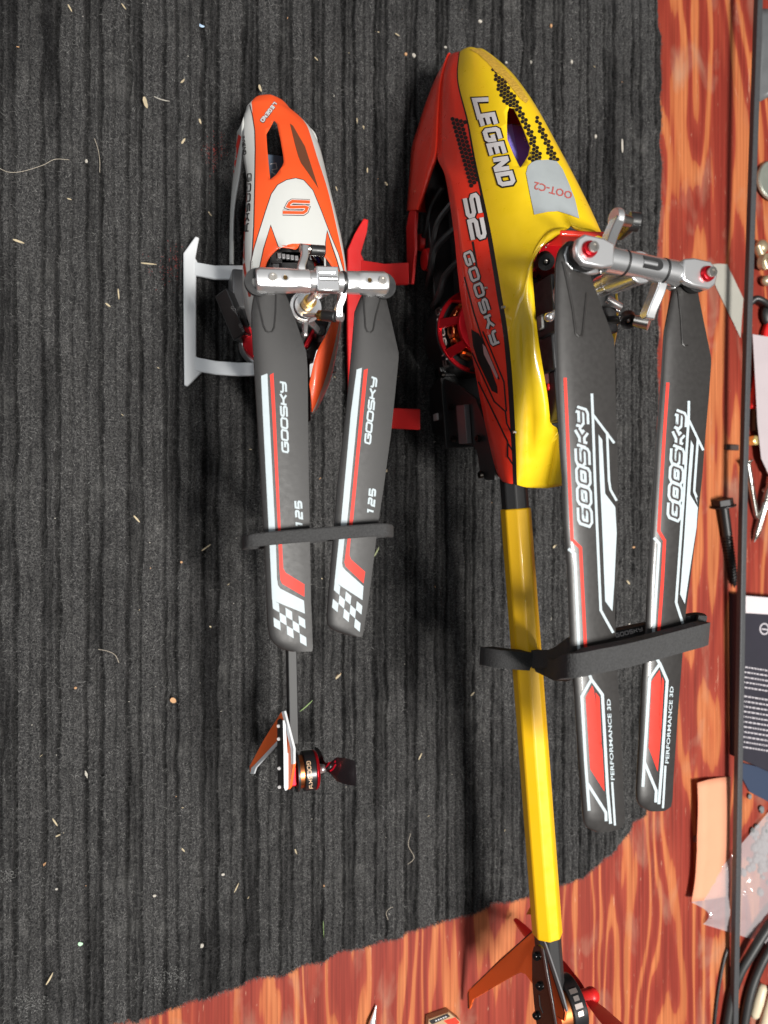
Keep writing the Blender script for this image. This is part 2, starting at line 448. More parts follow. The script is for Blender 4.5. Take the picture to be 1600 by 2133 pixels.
def edge_low(X):                        # lower (near) edge of the carpet, cut askew with a round corner
    a, b = U(240, 2133, BZ), U(1150, 1845, BZ); y = a.y + (X - a.x) * (b.y - a.y) / (b.x - a.x)
    c = U(1335, 1715, BZ)
    d = np.clip((X - b.x) / (c.x - b.x), 0, 1.0)
    return y + (d ** 2.5) * 22
RIGHT_X = U(1372, 600, BZ).x
def smooth_noise(shape, sx, sy, seed):
    r = np.random.default_rng(seed).standard_normal(shape); f = np.fft.rfft2(r)
    ky = np.fft.fftfreq(shape[0])[:, None]; kx = np.fft.rfftfreq(shape[1])[None, :]
    f *= np.exp(-2 * (np.pi ** 2) * ((kx * sx) ** 2 + (ky * sy) ** 2)); g = np.fft.irfft2(f, s=shape); return g / g.std()
NX, NY = 900, 560
u = np.linspace(0, 1, NX); v = np.linspace(0, 1, NY)
Xg = -140 + (RIGHT_X + 140) * u[None, :] + 0 * v[:, None]
lo = edge_low(Xg[0]); ej = smooth_noise((1, NX), 6, 0, 3)[0] * 0.7 + smooth_noise((1, NX), 1.2, 0, 4)[0] * 0.2
Yg = (lo + ej)[None, :] + (310 - (lo + ej))[None, :] * (v ** 1.0)[:, None]
ew = smooth_noise((NY, 1), 0, 6, 5)[:, 0] * 0.9
Xg = Xg + (u[None, :] ** 20) * (ew - 9.0 * (1 - v) ** 3)[:, None]
wob = smooth_noise((NY, NX), 90, 260, 6) * 0.8 + smooth_noise((NY, NX), 10, 60, 7) * 0.12 + smooth_noise((NY, NX), 2, 5, 17) * 0.30 + smooth_noise((NY, NX), 30, 9000, 18) * 1.2
P = 15.6
xx = ((Xg + wob + 4.0) / P) % 1.0
def groove(c, w): 
    d = np.abs(((xx - c + 0.5) % 1.0) - 0.5); return np.exp(-(d / w) ** 2)
rib = -3.3 * groove(0.60, 0.052) - 3.1 * groove(0.93, 0.050) - 0.9 * groove(0.755, 0.12) - 1.6 * groove(0.76, 0.030) - 1.5 * groove(0.24, 0.030) - 1.0 * groove(0.07, 0.026) - 1.1 * groove(0.41, 0.026)
rib *= 0.75 + 0.25 * smooth_noise((NY, NX), 4, 22, 8).clip(-1.5, 1.5)
fz = smooth_noise((NY, NX), 1.2, 0.9, 9) * 0.22 + smooth_noise((NY, NX), 3.4, 3.0, 10) * 0.22 + smooth_noise((NY, NX), 12, 12, 12) * 0.18
Zg = (-0.35 + rib + fz).clip(-3.9, 1.2)
edge = np.minimum.reduce([np.broadcast_to(v[:, None] * 260, Zg.shape), np.broadcast_to((1 - u)[None, :] * 240, Zg.shape)])
Zg = np.where(edge < 1.2, BZ + 0.05 + (Zg - BZ) * (0.15 + 0.85 * np.sqrt((edge / 1.2).clip(0, 1))), Zg)
def np_mesh(name, V, Fc, k):
    me = bpy.data.meshes.new(name); me.vertices.add(len(V)); me.vertices.foreach_set('co', (V * MM).astype(np.float32).ravel())
    nf = len(Fc); me.loops.add(nf * k); me.loops.foreach_set('vertex_index', Fc.astype(np.int32).ravel())
    me.polygons.add(nf); me.polygons.foreach_set('loop_start', np.arange(0, nf * k, k, dtype=np.int32))
    me.update(calc_edges=True); me.validate(); return me
idx = np.arange(NX * NY).reshape(NY, NX)
Fc = np.stack([idx[:-1, :-1], idx[:-1, 1:], idx[1:, 1:], idx[1:, :-1]], -1).reshape(-1, 4)
me = np_mesh('carpet_mat', np.stack([Xg, Yg, Zg], -1).reshape(-1, 3), Fc, 4)
me.polygons.foreach_set('use_smooth', [True] * len(me.polygons))
def carpet_material():
    m, t, p = nt('charcoal_carpet'); N = t.nodes; K = t.links
    tc = N.new('ShaderNodeTexCoord')
    n = N.new('ShaderNodeTexNoise'); n.inputs['Scale'].default_value = 1500; n.inputs['Detail'].default_value = 3; K.new(tc.outputs['Object'], n.inputs['Vector'])
    r = N.new('ShaderNodeValToRGB'); e = r.color_ramp.elements; e[0].position = 0.32; e[0].color = (0.010, 0.010, 0.011, 1); e[1].position = 0.72; e[1].color = (0.095, 0.093, 0.091, 1); K.new(n.outputs['Fac'], r.inputs[0])
    # old dust and paint stains
    n2 = N.new('ShaderNodeTexNoise'); n2.inputs['Scale'].default_value = 38; n2.inputs['Detail'].default_value = 7; n2.inputs['Roughness'].default_value = 0.7; K.new(tc.outputs['Object'], n2.inputs['Vector'])
    r2 = N.new('ShaderNodeValToRGB'); e = r2.color_ramp.elements; e[0].position = 0.56; e[0].color = (0, 0, 0, 1); e[1].position = 0.86; e[1].color = (1, 1, 1, 1); K.new(n2.outputs['Fac'], r2.inputs[0])
    mx = N.new('ShaderNodeMix'); mx.data_type = 'RGBA'; K.new(r2.outputs[0], mx.inputs[0]); K.new(r.outputs[0], mx.inputs[6]); mx.inputs[7].default_value = (0.15, 0.147, 0.14, 1)
    ya = N.new('ShaderNodeAttribute'); ya.attribute_name = 'yarn_groove_shade'  # groove shade painted in, with the darker looped rows
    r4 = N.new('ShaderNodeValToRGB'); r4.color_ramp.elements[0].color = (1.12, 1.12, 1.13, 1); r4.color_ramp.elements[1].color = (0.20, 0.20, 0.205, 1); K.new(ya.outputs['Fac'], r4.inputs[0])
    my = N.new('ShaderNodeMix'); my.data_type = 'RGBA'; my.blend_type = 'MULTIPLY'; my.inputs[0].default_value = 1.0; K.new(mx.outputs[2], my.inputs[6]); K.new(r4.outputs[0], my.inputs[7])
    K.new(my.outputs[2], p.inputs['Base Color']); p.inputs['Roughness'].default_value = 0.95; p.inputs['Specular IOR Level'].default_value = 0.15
    b = N.new('ShaderNodeBump'); b.inputs['Strength'].default_value = 0.9; b.inputs['Distance'].default_value = 0.0006; K.new(n.outputs['Fac'], b.inputs['Height']); K.new(b.outputs[0], p.inputs['Normal'])
    return m
yarn_groove_shade = (0.75 * groove(0.60, 0.055) + 0.75 * groove(0.93, 0.055) + 0.35 * groove(0.27, 0.04) + groove(0.765, 0.140).clip(0, 1) * (0.20 + 0.16 * smooth_noise((NY, NX), 4, 16, 21)) + 0.30 * groove(0.755, 0.2) * (smooth_noise((NY, NX), 2.2, 40, 24) > .4) + 0.17 * smooth_noise((NY, NX), 16, 26, 22) + 0.10 * smooth_noise((NY, NX), 2, 3, 23)).clip(0, 1)   # groove shade painted into the colour, plus darker looped rows
aty = me.attributes.new('yarn_groove_shade', 'FLOAT', 'POINT'); aty.data.foreach_set('value', yarn_groove_shade.astype(np.float32).ravel())
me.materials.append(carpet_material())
mat_o = bpy.data.objects.new('carpet_mat', me); COL.objects.link(mat_o)
tag(mat_o, 'charcoal grey ribbed carpet mat with frayed edge on red bench', 'carpet')
def carpet_z(x, y):
    i = int(np.clip((x + 140) / (RIGHT_X + 140) * (NX - 1), 0, NX - 1)); l = lo[i]
    j = int(np.clip((y - l) / (310 - l) * (NY - 1), 0, NY - 1)); return float(Zg[j, i])
# the pile: short loose fibres standing in the ribs
NF = 620000
uu = RNG.uniform(0.17, 0.998, NF); vv = RNG.uniform(0.0, 0.90, NF)
ii = uu * (NX - 1); jj = vv * (NY - 1); i0 = ii.astype(int); j0 = jj.astype(int)
bx, by, bz = Xg[j0, i0] + RNG.uniform(-.35, .35, NF), Yg[j0, i0] + RNG.uniform(-.45, .45, NF), Zg[j0, i0]
ang = RNG.uniform(0, 2 * np.pi, NF); ln = RNG.uniform(0.6, 2.0, NF); wd = RNG.uniform(0.05, 0.11, NF)
tx, ty = bx + np.cos(ang) * ln, by + np.sin(ang) * ln; tz = bz + RNG.uniform(0.1, 0.9, NF)
pxx, pyy = -np.sin(ang) * wd, np.cos(ang) * wd
# frayed ends along the cut edges
NE = 5200; k_ = np.arange(NF - NE, NF); lowr = k_[:3900]; rgt = k_[3900:]
ci = RNG.integers(int(.17 * NX), NX - 1, len(lowr)); bx[lowr] = Xg[0, ci]; by[lowr] = Yg[0, ci] + RNG.uniform(.1, 1.2, len(lowr)); bz[lowr] = BZ + RNG.uniform(.3, 2.6, len(lowr))
a_ = RNG.uniform(-2.7, -.45, len(lowr)); l_ = RNG.uniform(.8, 3.2, len(lowr)); ang[lowr] = a_; tx[lowr] = bx[lowr] + np.cos(a_) * l_; ty[lowr] = by[lowr] + np.sin(a_) * l_; tz[lowr] = BZ + RNG.uniform(.1, 2.0, len(lowr))
cj = RNG.integers(0, int(.9 * NY), len(rgt)); bx[rgt] = Xg[cj, -1] - RNG.uniform(.1, 1.0, len(rgt)); by[rgt] = Yg[cj, -1]; bz[rgt] = BZ + RNG.uniform(.3, 2.6, len(rgt))
a_ = RNG.uniform(-1.1, 1.1, len(rgt)); l_ = RNG.uniform(.6, 2.4, len(rgt)); ang[rgt] = a_; tx[rgt] = bx[rgt] + np.cos(a_) * l_; ty[rgt] = by[rgt] + np.sin(a_) * l_; tz[rgt] = BZ + RNG.uniform(.1, 2.0, len(rgt))
pxx, pyy = -np.sin(ang) * wd, np.cos(ang) * wd
V = np.empty((NF, 3, 3)); V[:, 0] = np.stack([bx - pxx, by - pyy, bz - 0.1], -1); V[:, 1] = np.stack([bx + pxx, by + pyy, bz - 0.1], -1); V[:, 2] = np.stack([tx, ty, tz], -1)
mef = np_mesh('carpet_fibres', V.reshape(-1, 3), np.arange(NF * 3).reshape(NF, 3), 3)
at = mef.attributes.new('tone', 'FLOAT', 'FACE'); at.data.foreach_set('value', (RNG.random(NF) ** 2.1 * (1.0 - 0.66 * yarn_groove_shade[j0, i0])).astype(np.float32))  # fibres rooted in the grooves take the same painted shade
def fibre_material():
    m, t, p = nt('carpet_fibre'); N = t.nodes; K = t.links
    a = N.new('ShaderNodeAttribute'); a.attribute_name = 'tone'
    r = N.new('ShaderNodeValToRGB'); e = r.color_ramp.elements; e[0].color = (0.012, 0.012, 0.013, 1); e[1].color = (0.25, 0.246, 0.24, 1); e[1].position = 1.0
    q = e.new(0.5); q.color = (0.070, 0.069, 0.068, 1)
    K.new(a.outputs['Fac'], r.inputs[0]); K.new(r.outputs[0], p.inputs['Base Color']); p.inputs['Roughness'].default_value = 0.8
    p.inputs['Specular IOR Level'].default_value = 0.25
    return m
mef.materials.append(fibre_material())
fo = bpy.data.objects.new('carpet_fibres', mef); COL.objects.link(fo); fo.parent = mat_o; fo['kind'] = 'stuff'

# ================================================================== shared helicopter pieces
def interp_edge(edge, py):
    e = sorted(edge, key=lambda p: p[1])
    return float(np.interp(py, [p[1] for p in e], [p[0] for p in e]))
def rotor_blade(parent, left, right, z_root, z_tip, thick, material, pys, label=None, twist=0.0):
    """airfoil swept from root to tip between the measured leading (left) and trailing (right) edges"""
    us = [0, .012, .035, .08, .15, .25, .4, .6, .8, .93, 1.0]
    prof = [5 * (.2969 * math.sqrt(x) - .126 * x - .3516 * x * x + .2843 * x ** 3 - .1036 * x ** 4) for x in us]
    mb = MB(); rings = []; n = len(pys)
    for i, py in enumerate(pys):
        f = (py - pys[0]) / (pys[-1] - pys[0]); z = z_root + (z_tip - z_root) * f
        a, b = U(interp_edge(left, py), py, z + twist), U(interp_edge(right, py), py, z - twist)
        k = min(1.0, 0.35 + 26 * (1 - f))
        th = thick * k; ring = []
        for x, y in zip(us, prof): ring.append(a.lerp(b, x) + Vector((0, 0, 2 * th * y * 0.5 + 0.06)))
        for x, y in list(zip(us, prof))[-2:0:-1]: ring.append(a.lerp(b, x) - Vector((0, 0, 2 * th * y * 0.35 + 0.04)))
        rings.append(ring)
    m = len(rings[0])
    vs = [p for r in rings for p in r]
    fs = [(i * m + k, i * m + (k + 1) % m, (i + 1) * m + (k + 1) % m, (i + 1) * m + k) for i in range(n - 1) for k in range(m)]
    fs += [tuple(range(m - 1, -1, -1)), tuple(range((n - 1) * m, n * m))]
    mb.add(vs, fs)
    return build('main_rotor_blade', mb, material, parent, angle=50, label=label)
def laid_tube(name, pts, tree, r, material, parent, lift=0.0, n=6):
    out = []
    for i in range(len(pts) - 1):
        a, b = Vector(pts[i]), Vector(pts[i + 1]); k = max(1, int((b - a).length / 8))
        for j in range(k): out.append(a.lerp(b, j / k))
    out.append(Vector(pts[-1])); P3 = []
    for p in out:
        hit, nrm, _, _ = tree.ray_cast(CAM, ray(p.x, p.y).normalized())
        if hit is not None: P3.append(hit + Vector((0, 0, lift)))
    mb = MB(); mb.tube(P3, r, n); return build(name, mb, material, parent)
def screw(parent, c, d, r, h, material=STEEL, name='screw', hexr=0.5):
    """socket-head screw: domed cylinder with a hex socket"""
    c, d = Vector(c), Vector(d).normalized(); mb = MB()
    mb.frustum(c - d * h, c - d * 0.15 * h, r, r, 18, True); mb.ring(c - d * 0.05 * h, d, r, r * hexr, 0.3 * h, 18)
    o = build(name, mb, material, parent); mb2 = MB(); mb2.frustum(c - d * 0.3 * h, c - d * 0.16 * h, r * hexr, r * hexr, 6, True)
    build('hex_socket', mb2, DARK, o); return o
def grid_shell(name, cols, mats, parent, colmat, thick, nsub=8, close_front=True):
    """loft of a symmetric shell: cols = list of columns (each a list of local (a,b,z) control points, b<=0), mirrored"""
    C = [crom(c, nsub) for c in cols]; n = len(C[0]); mb = MB(); full = C + [[Vector((p.x, -p.y, p.z)) for p in c] for c in reversed(C)]
    return C, full
def shell_mesh(name, frame, full, colmat, mats, parent, thick, keep=None, bevel=0):
    m = len(full); n = len(full[0]); mb = MB()
    mb.v = [frame.W(p.x, p.y, p.z) for c in full for p in c]
    for k in range(m - 1):
        for i in range(n - 1):
            if keep and not keep(k, i): continue
            mb.f.append((k * n + i, k * n + i + 1, (k + 1) * n + i + 1, (k + 1) * n + i)); mb.m.append(colmat(k, i))
    base = wpos(parent); me = bpy.data.meshes.new(name)
    me.from_pydata([tuple(v * MM - base) for v in mb.v], [], mb.f)
    for q in mats: me.materials.append(q)
    me.polygons.foreach_set('material_index', mb.m)
    bm = bmesh.new(); bm.from_mesh(me)
    bmesh.ops.remove_doubles(bm, verts=bm.verts, dist=2e-6)
    bmesh.ops.dissolve_degenerate(bm, dist=1e-6, edges=bm.edges)
    cen = (frame.W(0, 0, 25)) * MM - base
    s = 0.0
    bm.normal_update()
    for f in bm.faces:
        c = f.calc_center_median() - base * 0; L = frame.L((c + base) / MM); rel = frame.r * L.y + Vector((0, 0, L.z - 30))
        s += f.normal.dot(rel) * f.calc_area()
    bmesh.ops.recalc_face_normals(bm, faces=bm.faces); bm.normal_update()
    s = sum(f.normal.dot(frame.r * frame.L((f.calc_center_median() + base) / MM).y + Vector((0, 0, frame.L((f.calc_center_median() + base) / MM).z - 30))) * f.calc_area() for f in bm.faces)
    if s < 0: bmesh.ops.reverse_faces(bm, faces=bm.faces)
    bm.to_mesh(me); bm.free()
    me.polygons.foreach_set('use_smooth', [True] * len(me.polygons))
    o = bpy.data.objects.new(name, me); COL.objects.link(o); o.parent = parent
    sd = o.modifiers.new('shell', 'SOLIDIFY'); sd.thickness = thick * MM; sd.offset = -1
    return o
def cut_window(o, poly, depth0, depth1):
    """cut an opening through the shell along the measured outline"""
    tree = bvh_of(o); ds = []
    for p in poly:
        hit, nrm, _, dist = tree.ray_cast(CAM, ray(*p).normalized())
        if hit is not None: ds.append(dist)
    if not ds: return
    d0, d1 = min(ds) - depth0, max(ds) + depth1; n = len(poly)
    vs = [CAM + ray(*p).normalized() * d0 for p in poly] + [CAM + ray(*p).normalized() * d1 for p in poly]
    mb = MB(); mb.add(vs, [(i, (i + 1) % n, n + (i + 1) % n, n + i) for i in range(n)] + [tuple(range(n - 1, -1, -1)), tuple(range(n, 2 * n))])
    c = build('cutter', mb, DARK)
    b = o.modifiers.new('cut', 'BOOLEAN'); b.operation = 'DIFFERENCE'; b.object = c; b.solver = 'EXACT'
    bake(o); bpy.data.objects.remove(c)
def plate(name, frame, pts, b0, b1, material, parent, bevel=0.15):
    """flat plate standing in the heli's fore-aft plane: outline (px,py) read on plane b0, thickness to b1"""
    P3 = [frame.onb(x, y, b0) for x, y in pts]
    mb = MB(); mb.prism([frame.W(p.x, b0, p.z) for p in P3], frame.r * (b1 - b0)); return build(name, mb, material, parent, bevel=bevel)

# ================================================================== large yellow and red helicopter
big = thing('model_helicopter', 'large yellow and red radio-controlled helicopter with long yellow tail boom', 'helicopter', (H2.o.x, H2.o.y, 0), 'model helicopters on the carpet')
def P2(px, py, w): return H2.onb(px, py, -w)
a0 = H2.onb(966, 95, 0).x
N0 = [Vector((128.6, 0, 24.5)), Vector((125.4, 0, 35)), Vector((125, 0, 35.8)), Vector((124.7, 0, 36.6))]
L1 = [N0[0], Vector((128.4, -2.8, 25.2))] + [P2(*q) for q in ((934, 116, 5), (920, 166, 11.5), (913, 247, 16.5), (911, 325, 20.5), (928, 370, 24.5), (945, 480, 28.5), (952, 550, 30), (960, 620, 30), (968, 665, 29.5), (975, 700, 29), (988, 765, 27.5), (1000, 830, 25), (1012, 890, 22.5), (1024, 945, 19), (1035, 985, 17), (1045, 1002, 16))]
L0 = [N0[1], Vector((124.0, -3.6, 36.6))] + [P2(*q) for q in ((957, 116, 6), (955, 170, 11.8), (975, 250, 15.5), (990, 330, 18.5), (1005, 400, 20.5), (1022, 480, 22), (1036, 560, 23), (1046, 620, 23), (1054, 665, 22.5), (1060, 710, 22), (1066, 770, 20.5), (1070, 830, 19), (1073, 890, 17.5), (1075, 945, 16), (1076, 985, 15), (1077, 1010, 14.5))]
V4 = [N0[3], Vector((122.2, 0, 41.5))] + [P2(*q) for q in ((1003, 106, 0), (1040, 142, 0), (1075, 190, 0), (1108, 262, 0), (1140, 335, 0), (1170, 410, 0), (1190, 468, 0), (1152, 481, 8), (1122, 513, 13), (1110, 560, 15), (1113, 620, 15), (1122, 710, 13), (1140, 820, 9), (1148, 880, 6), (1162, 905, 0), (1140, 1017, 0))]
V3 = [N0[2]] + [Vector((0, 0, 0))] * 7 + [P2(*q) for q in ((1095, 474, 15.5), (1082, 560, 18.5), (1086, 620, 18.5), (1090, 670, 18), (1096, 740, 16.5), (1101, 800, 15), (1103, 870, 12.5), (1102, 940, 11), (1101, 985, 10), (1098, 1016, 9))]
for i in range(1, 8):
    p, q = L0[i], V4[i]; k_ = 0.62 + (0.05 if i == 7 else 0); b = p.y * k_; V3[i] = Vector(((p.x + q.x) / 2, b, p.z + (q.z - p.z) * math.sqrt(1 - k_ ** 2)))
for i, kb in ((8, .36), (9, .42), (10, .45), (11, .46)):
    p, q = L0[i], V4[i]; m_ = p.lerp(q, .5); V3[i] = Vector((m_.x, p.y + (q.y - p.y) * kb, p.z + (q.z - p.z) * (.80 if i == 8 else .72) + 1.0))
NS = 7
cL1, cL0, cV3, cV4 = (crom(c, NS) for c in (L1, L0, V3, V4))
cols = []; kinds = []
n = len(cL0)
def lerpc(A, B, t, bul=0.0):
    out = []
    for a, b in zip(A, B):
        p = a.lerp(b, t)
        if bul: p = Vector((p.x, p.y - bul * 4 * t * (1 - t) * min(1, abs(p.y) / 8), p.z))
        out.append(p)
    return out
for t in (0, .25, .5, .75): cols.append(lerpc(cL1, cL0, t, 1.0)); kinds.append(0)
st = []
for i, (a, b) in enumerate(zip(cL0, cL1)):
    wdt = 0.7 + 1.6 * min(1, i / (n * 0.45)); d = (b - a).length; st.append(a.lerp(b, min(0.3, wdt / max(d, 1e-6))))
cols.append(st); kinds.append(1); cols.append(cL0); kinds.append(2)
for t in (0.25, .5, .75, 1.0, 1.25, 1.5, 1.75, 2.0):
    c = []
    for p0, p1, p2 in zip(cL0, cV3, cV4):
        if t <= 1: c.append(p0.lerp(p1, t) + (0.9 * 4 * t * (1 - t)) * Vector((0, -.5, .5)) * min(1, abs(p0.y) / 10))
        else:
            u_ = t - 1; q = p1.lerp(p2, u_); c.append(q + Vector((0, -0.5, 1.0)) * (1.3 * 4 * u_ * (1 - u_) * min(1, (p2 - p1).length / 12)))
    cols.append(c); kinds.append(2)
full = cols + [[Vector((p.x, -p.y, p.z)) for p in c] for c in reversed(cols)]
km = kinds[:-1] + [2] + list(reversed(kinds[:-1]))
canopy2 = shell_mesh('canopy', H2, full, lambda k, i: km[k], [RED, BLACKP, YELLOW], big, 0.8, keep=lambda k, i: k != len(cols) - 1)
bake(canopy2)
canopy2['label'] = 'glossy yellow canopy with red sides and printed lettering'
# chin under the nose
C0 = [N0[0], Vector((128.4, -2.8, 25.2))] + [P2(*q) for q in ((934, 116, 5), (920, 166, 11.5), (913, 247, 16.5), (909, 319, 20), (897, 360, 22), (884, 400, 23.5), (872, 437, 24.5))]
C1 = [Vector((125.5, 0, 13)), Vector((125, -2.6, 12.6))] + [Vector((P2(x, y, w).x, -w, z)) for x, y, w, z in ((918, 150, 5, 11), (905, 190, 11, 10), (885, 245, 15, 9), (869, 290, 18, 8), (858, 350, 20, 8), (853, 405, 22, 8), (850, 437, 23, 8))]
c0, c1 = crom(C0, 6), crom(C1, 6)
chin_cols = [[p + Vector((0, 0, 0)) for p in lerpc(c1, c0, t, 0.8)] for t in (0, .2, .4, .6, .8, 1.0)]
bot = [[Vector((p.x, p.y * s, p.z - 1.0 * (1 - s))) for p in c1] for s in (0.02, 0.5)]
cc = bot + chin_cols
chin = shell_mesh('canopy_chin', H2, cc, lambda k, i: 0, [mat('dark_red_shell', (0.34, 0.012, 0.010), rough=0.35, coat=0.3)], big, 0.7)
chin.data.materials[0] = RED
bake(chin)
chin_r = chin.copy(); chin_r.data = chin.data.copy(); COL.objects.link(chin_r); chin_r.parent = big
base = wpos(big)
for v in chin_r.data.vertices:
    l = H2.L((v.co + base) / MM); v.co = H2.W(l.x, -l.y, l.z) * MM - base
bm = bmesh.new(); bm.from_mesh(chin_r.data); bmesh.ops.reverse_faces(bm, faces=bm.faces); bm.to_mesh(chin_r.data); bm.free()
rimt = MB(); rimt.tube([H2.W(p.x, p.y - .2, p.z) for p in c0[6:]], 0.55, 6); build('chin_rim', rimt, RED, chin)

# opening in the canopy (tinted by the battery behind it)
WIN2 = [(1061, 224), (1070, 227), (1080, 247), (1090, 270), (1098, 291), (1104, 307), (1100, 324), (1092, 338), (1084, 349), (1081, 345), (1069, 320), (1057, 290), (1056, 261), (1057, 234)]
cut_window(canopy2, WIN2, 4, 5)
T2 = bvh_of(canopy2)
# marks on the canopy
HEXR = [(936, 230), (943, 247), (968, 248), (980, 300), (992, 345), (1003, 380), (981, 389), (972, 360), (964, 333), (949, 278)]
HEXY = [(1025, 141), (1044, 158), (1062, 182), (1076, 206), (1089, 230), (1109, 274), (1131, 330), (1124, 338), (1105, 341), (1101, 327), (1105, 307), (1092, 270), (1074, 227), (1054, 219), (1037, 189)]
HEXY2 = [(1110, 231), (1124, 248), (1148, 300), (1164, 336), (1150, 340), (1138, 312), (1121, 268)]
for h_ in (decal('honeycomb_print', [hexes(HEXR, 5.2, .90, 0.25)], T2, BLACKP, canopy2, maxlen=30), decal('honeycomb_print', [hexes(HEXY, 4.6, .92, -0.45)], T2, BLACKP, canopy2, maxlen=30), decal('honeycomb_print', [hexes(HEXY2, 4.6, .92, -0.45)], T2, BLACKP, canopy2, maxlen=30)):
    if h_: h_['kind'] = 'stuff'
lg = letters('LEGEND', (990, 207), (9.2, 30.6), (27, -4), w=.66)
lg[0] = ([Vector((1018, 208)), Vector((989, 209)), Vector((1000, 249))], False)
decal('lettering_outline', strokes(lg, 15), T2, BLACKP, canopy2, lift=.10, maxlen=10)
decal('lettering', strokes(lg, 9.0), T2, LETTERW, canopy2, lift=.22, maxlen=10)
s2 = letters('S2', (968, 409), (9.6, 48), (25, -8), w=.80)
decal('lettering_outline', strokes(s2, 14), T2, BLACKP, canopy2, lift=.10, maxlen=10)
decal('lettering', strokes(s2, 8.6), T2, LETTERW, canopy2, lift=.22, maxlen=10)
gs = letters('GOOSKY', (966, 525), (10.4, 33.0), (14, -6), w=.70)
decal('lettering_outline', strokes(gs, 9.5), T2, BLACKP, canopy2, lift=.10, maxlen=10)
decal('lettering', strokes(gs, 5.2), T2, LETTERW, canopy2, lift=.22, maxlen=10)
decal('pinstripes', [strip(l, w) for l, w in (([(985, 503), (994, 560), (1006, 620), (1018, 676)], 4.5), ([(968, 577), (987, 650), (1003, 700), (1021, 745), (1040, 790)], 3), ([(981, 729), (1030, 836), (1053, 857), (1056, 882), (1071, 912)], 3), ([(1006, 690), (1020, 722), (1050, 795), (1055, 857)], 3), ([(997, 795), (1058, 920), (1058, 951), (1071, 970)], 3), ([(1058, 923), (1071, 942)], 3))], T2, BLACKP, canopy2, maxlen=10)
decal('black_panel_print', [[[(982, 686), (998, 695), (1006, 710), (1012, 736), (1036, 805), (1037, 820), (1025, 814), (996, 752), (986, 720)]]], T2, BLACKP, canopy2, lift=.12, maxlen=12)
decal('pale_bar', [[[(1006, 716), (1012, 722), (1038, 783), (1036, 790), (1009, 738)]]], T2, mat('pale_pink', (0.5, 0.28, 0.28), rough=.4), canopy2, lift=.22, maxlen=12)  # pale pink bar laid over the black panel
TP = [(1096, 362), (1100, 347), (1108, 339), (1118, 335), (1142, 334), (1159, 337), (1171, 353), (1185, 385), (1197, 416), (1206, 456), (1185, 448), (1162, 441), (1142, 442), (1113, 448), (1104, 405)]
tape = decal('tape_patch', [[TP]], T2, TAPE, canopy2, lift=.25, maxlen=8, label='grey tape patch with red marking')
decal('tape_marking', [typeset('OOT-C2', (1192, 402), (-78, -22), (-3, 15), .02)], T2, mat('faded_red_ink', (0.42, 0.10, 0.09), rough=.5), canopy2, lift=.36, maxlen=10)
WORN = [(978, 103), (996, 113), (1016, 132), (1024, 141), (1032, 150), (1046, 160), (1060, 176), (1072, 192), (1085, 208), (1096, 216), (1101, 208), (1090, 190), (1070, 165), (1048, 140), (1022, 116), (1000, 103)]
decal('torn_film', [[WORN]], T2, mat('torn_yellow_film', (0.55, 0.33, 0.035), rough=.7, bump=(900, .9, .6), var=.4, vscale=700), canopy2, lift=.14, maxlen=6)
mb = MB(); q = H2.onb(933, 183, -11.5); mb.frustum(H2.W(q.x, -11, q.z), H2.W(q.x, -12.6, q.z), 0.9, .8, 12); build('canopy_pin', mb, DARK, big)
q = H2.onb(915, 298, -17); mb = MB(); mb.ball(H2.W(q.x, -16.3, q.z + 2), 1.4, 12, .6, 1.6, 1); build('canopy_dimple', mb, RED, canopy2)
mb = MB(); c = H2.onb(1078, 285, -6); mb.box(H2.W(c.x - 3, -1, c.z - 9), H2.f * 15 + Vector((0, 0, -8)), H2.r * 8.5, Vector((0, 0, 5)))
bat = build('battery_pack', mb, mat('purple_wrap', (0.26, 0.13, 0.62), rough=.2, coat=.5, var=.3, vscale=90), big, bevel=2)
tb = bvh_of(bat)
decal('battery_label', [[[(1058, 262), (1066, 258), (1080, 330), (1076, 335), (1060, 296)]]], tb, mat('violet_print', (0.30, 0.26, 0.85), rough=.3), bat, maxlen=30)
decal('battery_label', [strokes(letters('GOOSKY', (1098, 287), (-6.5, -1.5), (-1, 7)), 1.6)[0]], tb, mat('pink_print', (.55, .25, .45), rough=.4), bat, lift=.2)

for x, y, w_ in ((1047, 640, 24.5), (1070, 900, 18.5), (1010, 600, 26.5)):
    q = H2.onb(x, y, -w_); mb = MB(); mb.frustum(H2.W(q.x, -w_ + .8, q.z), H2.W(q.x, -w_ - .35, q.z), .6, .5, 10); build('rivet', mb, STEEL, canopy2)
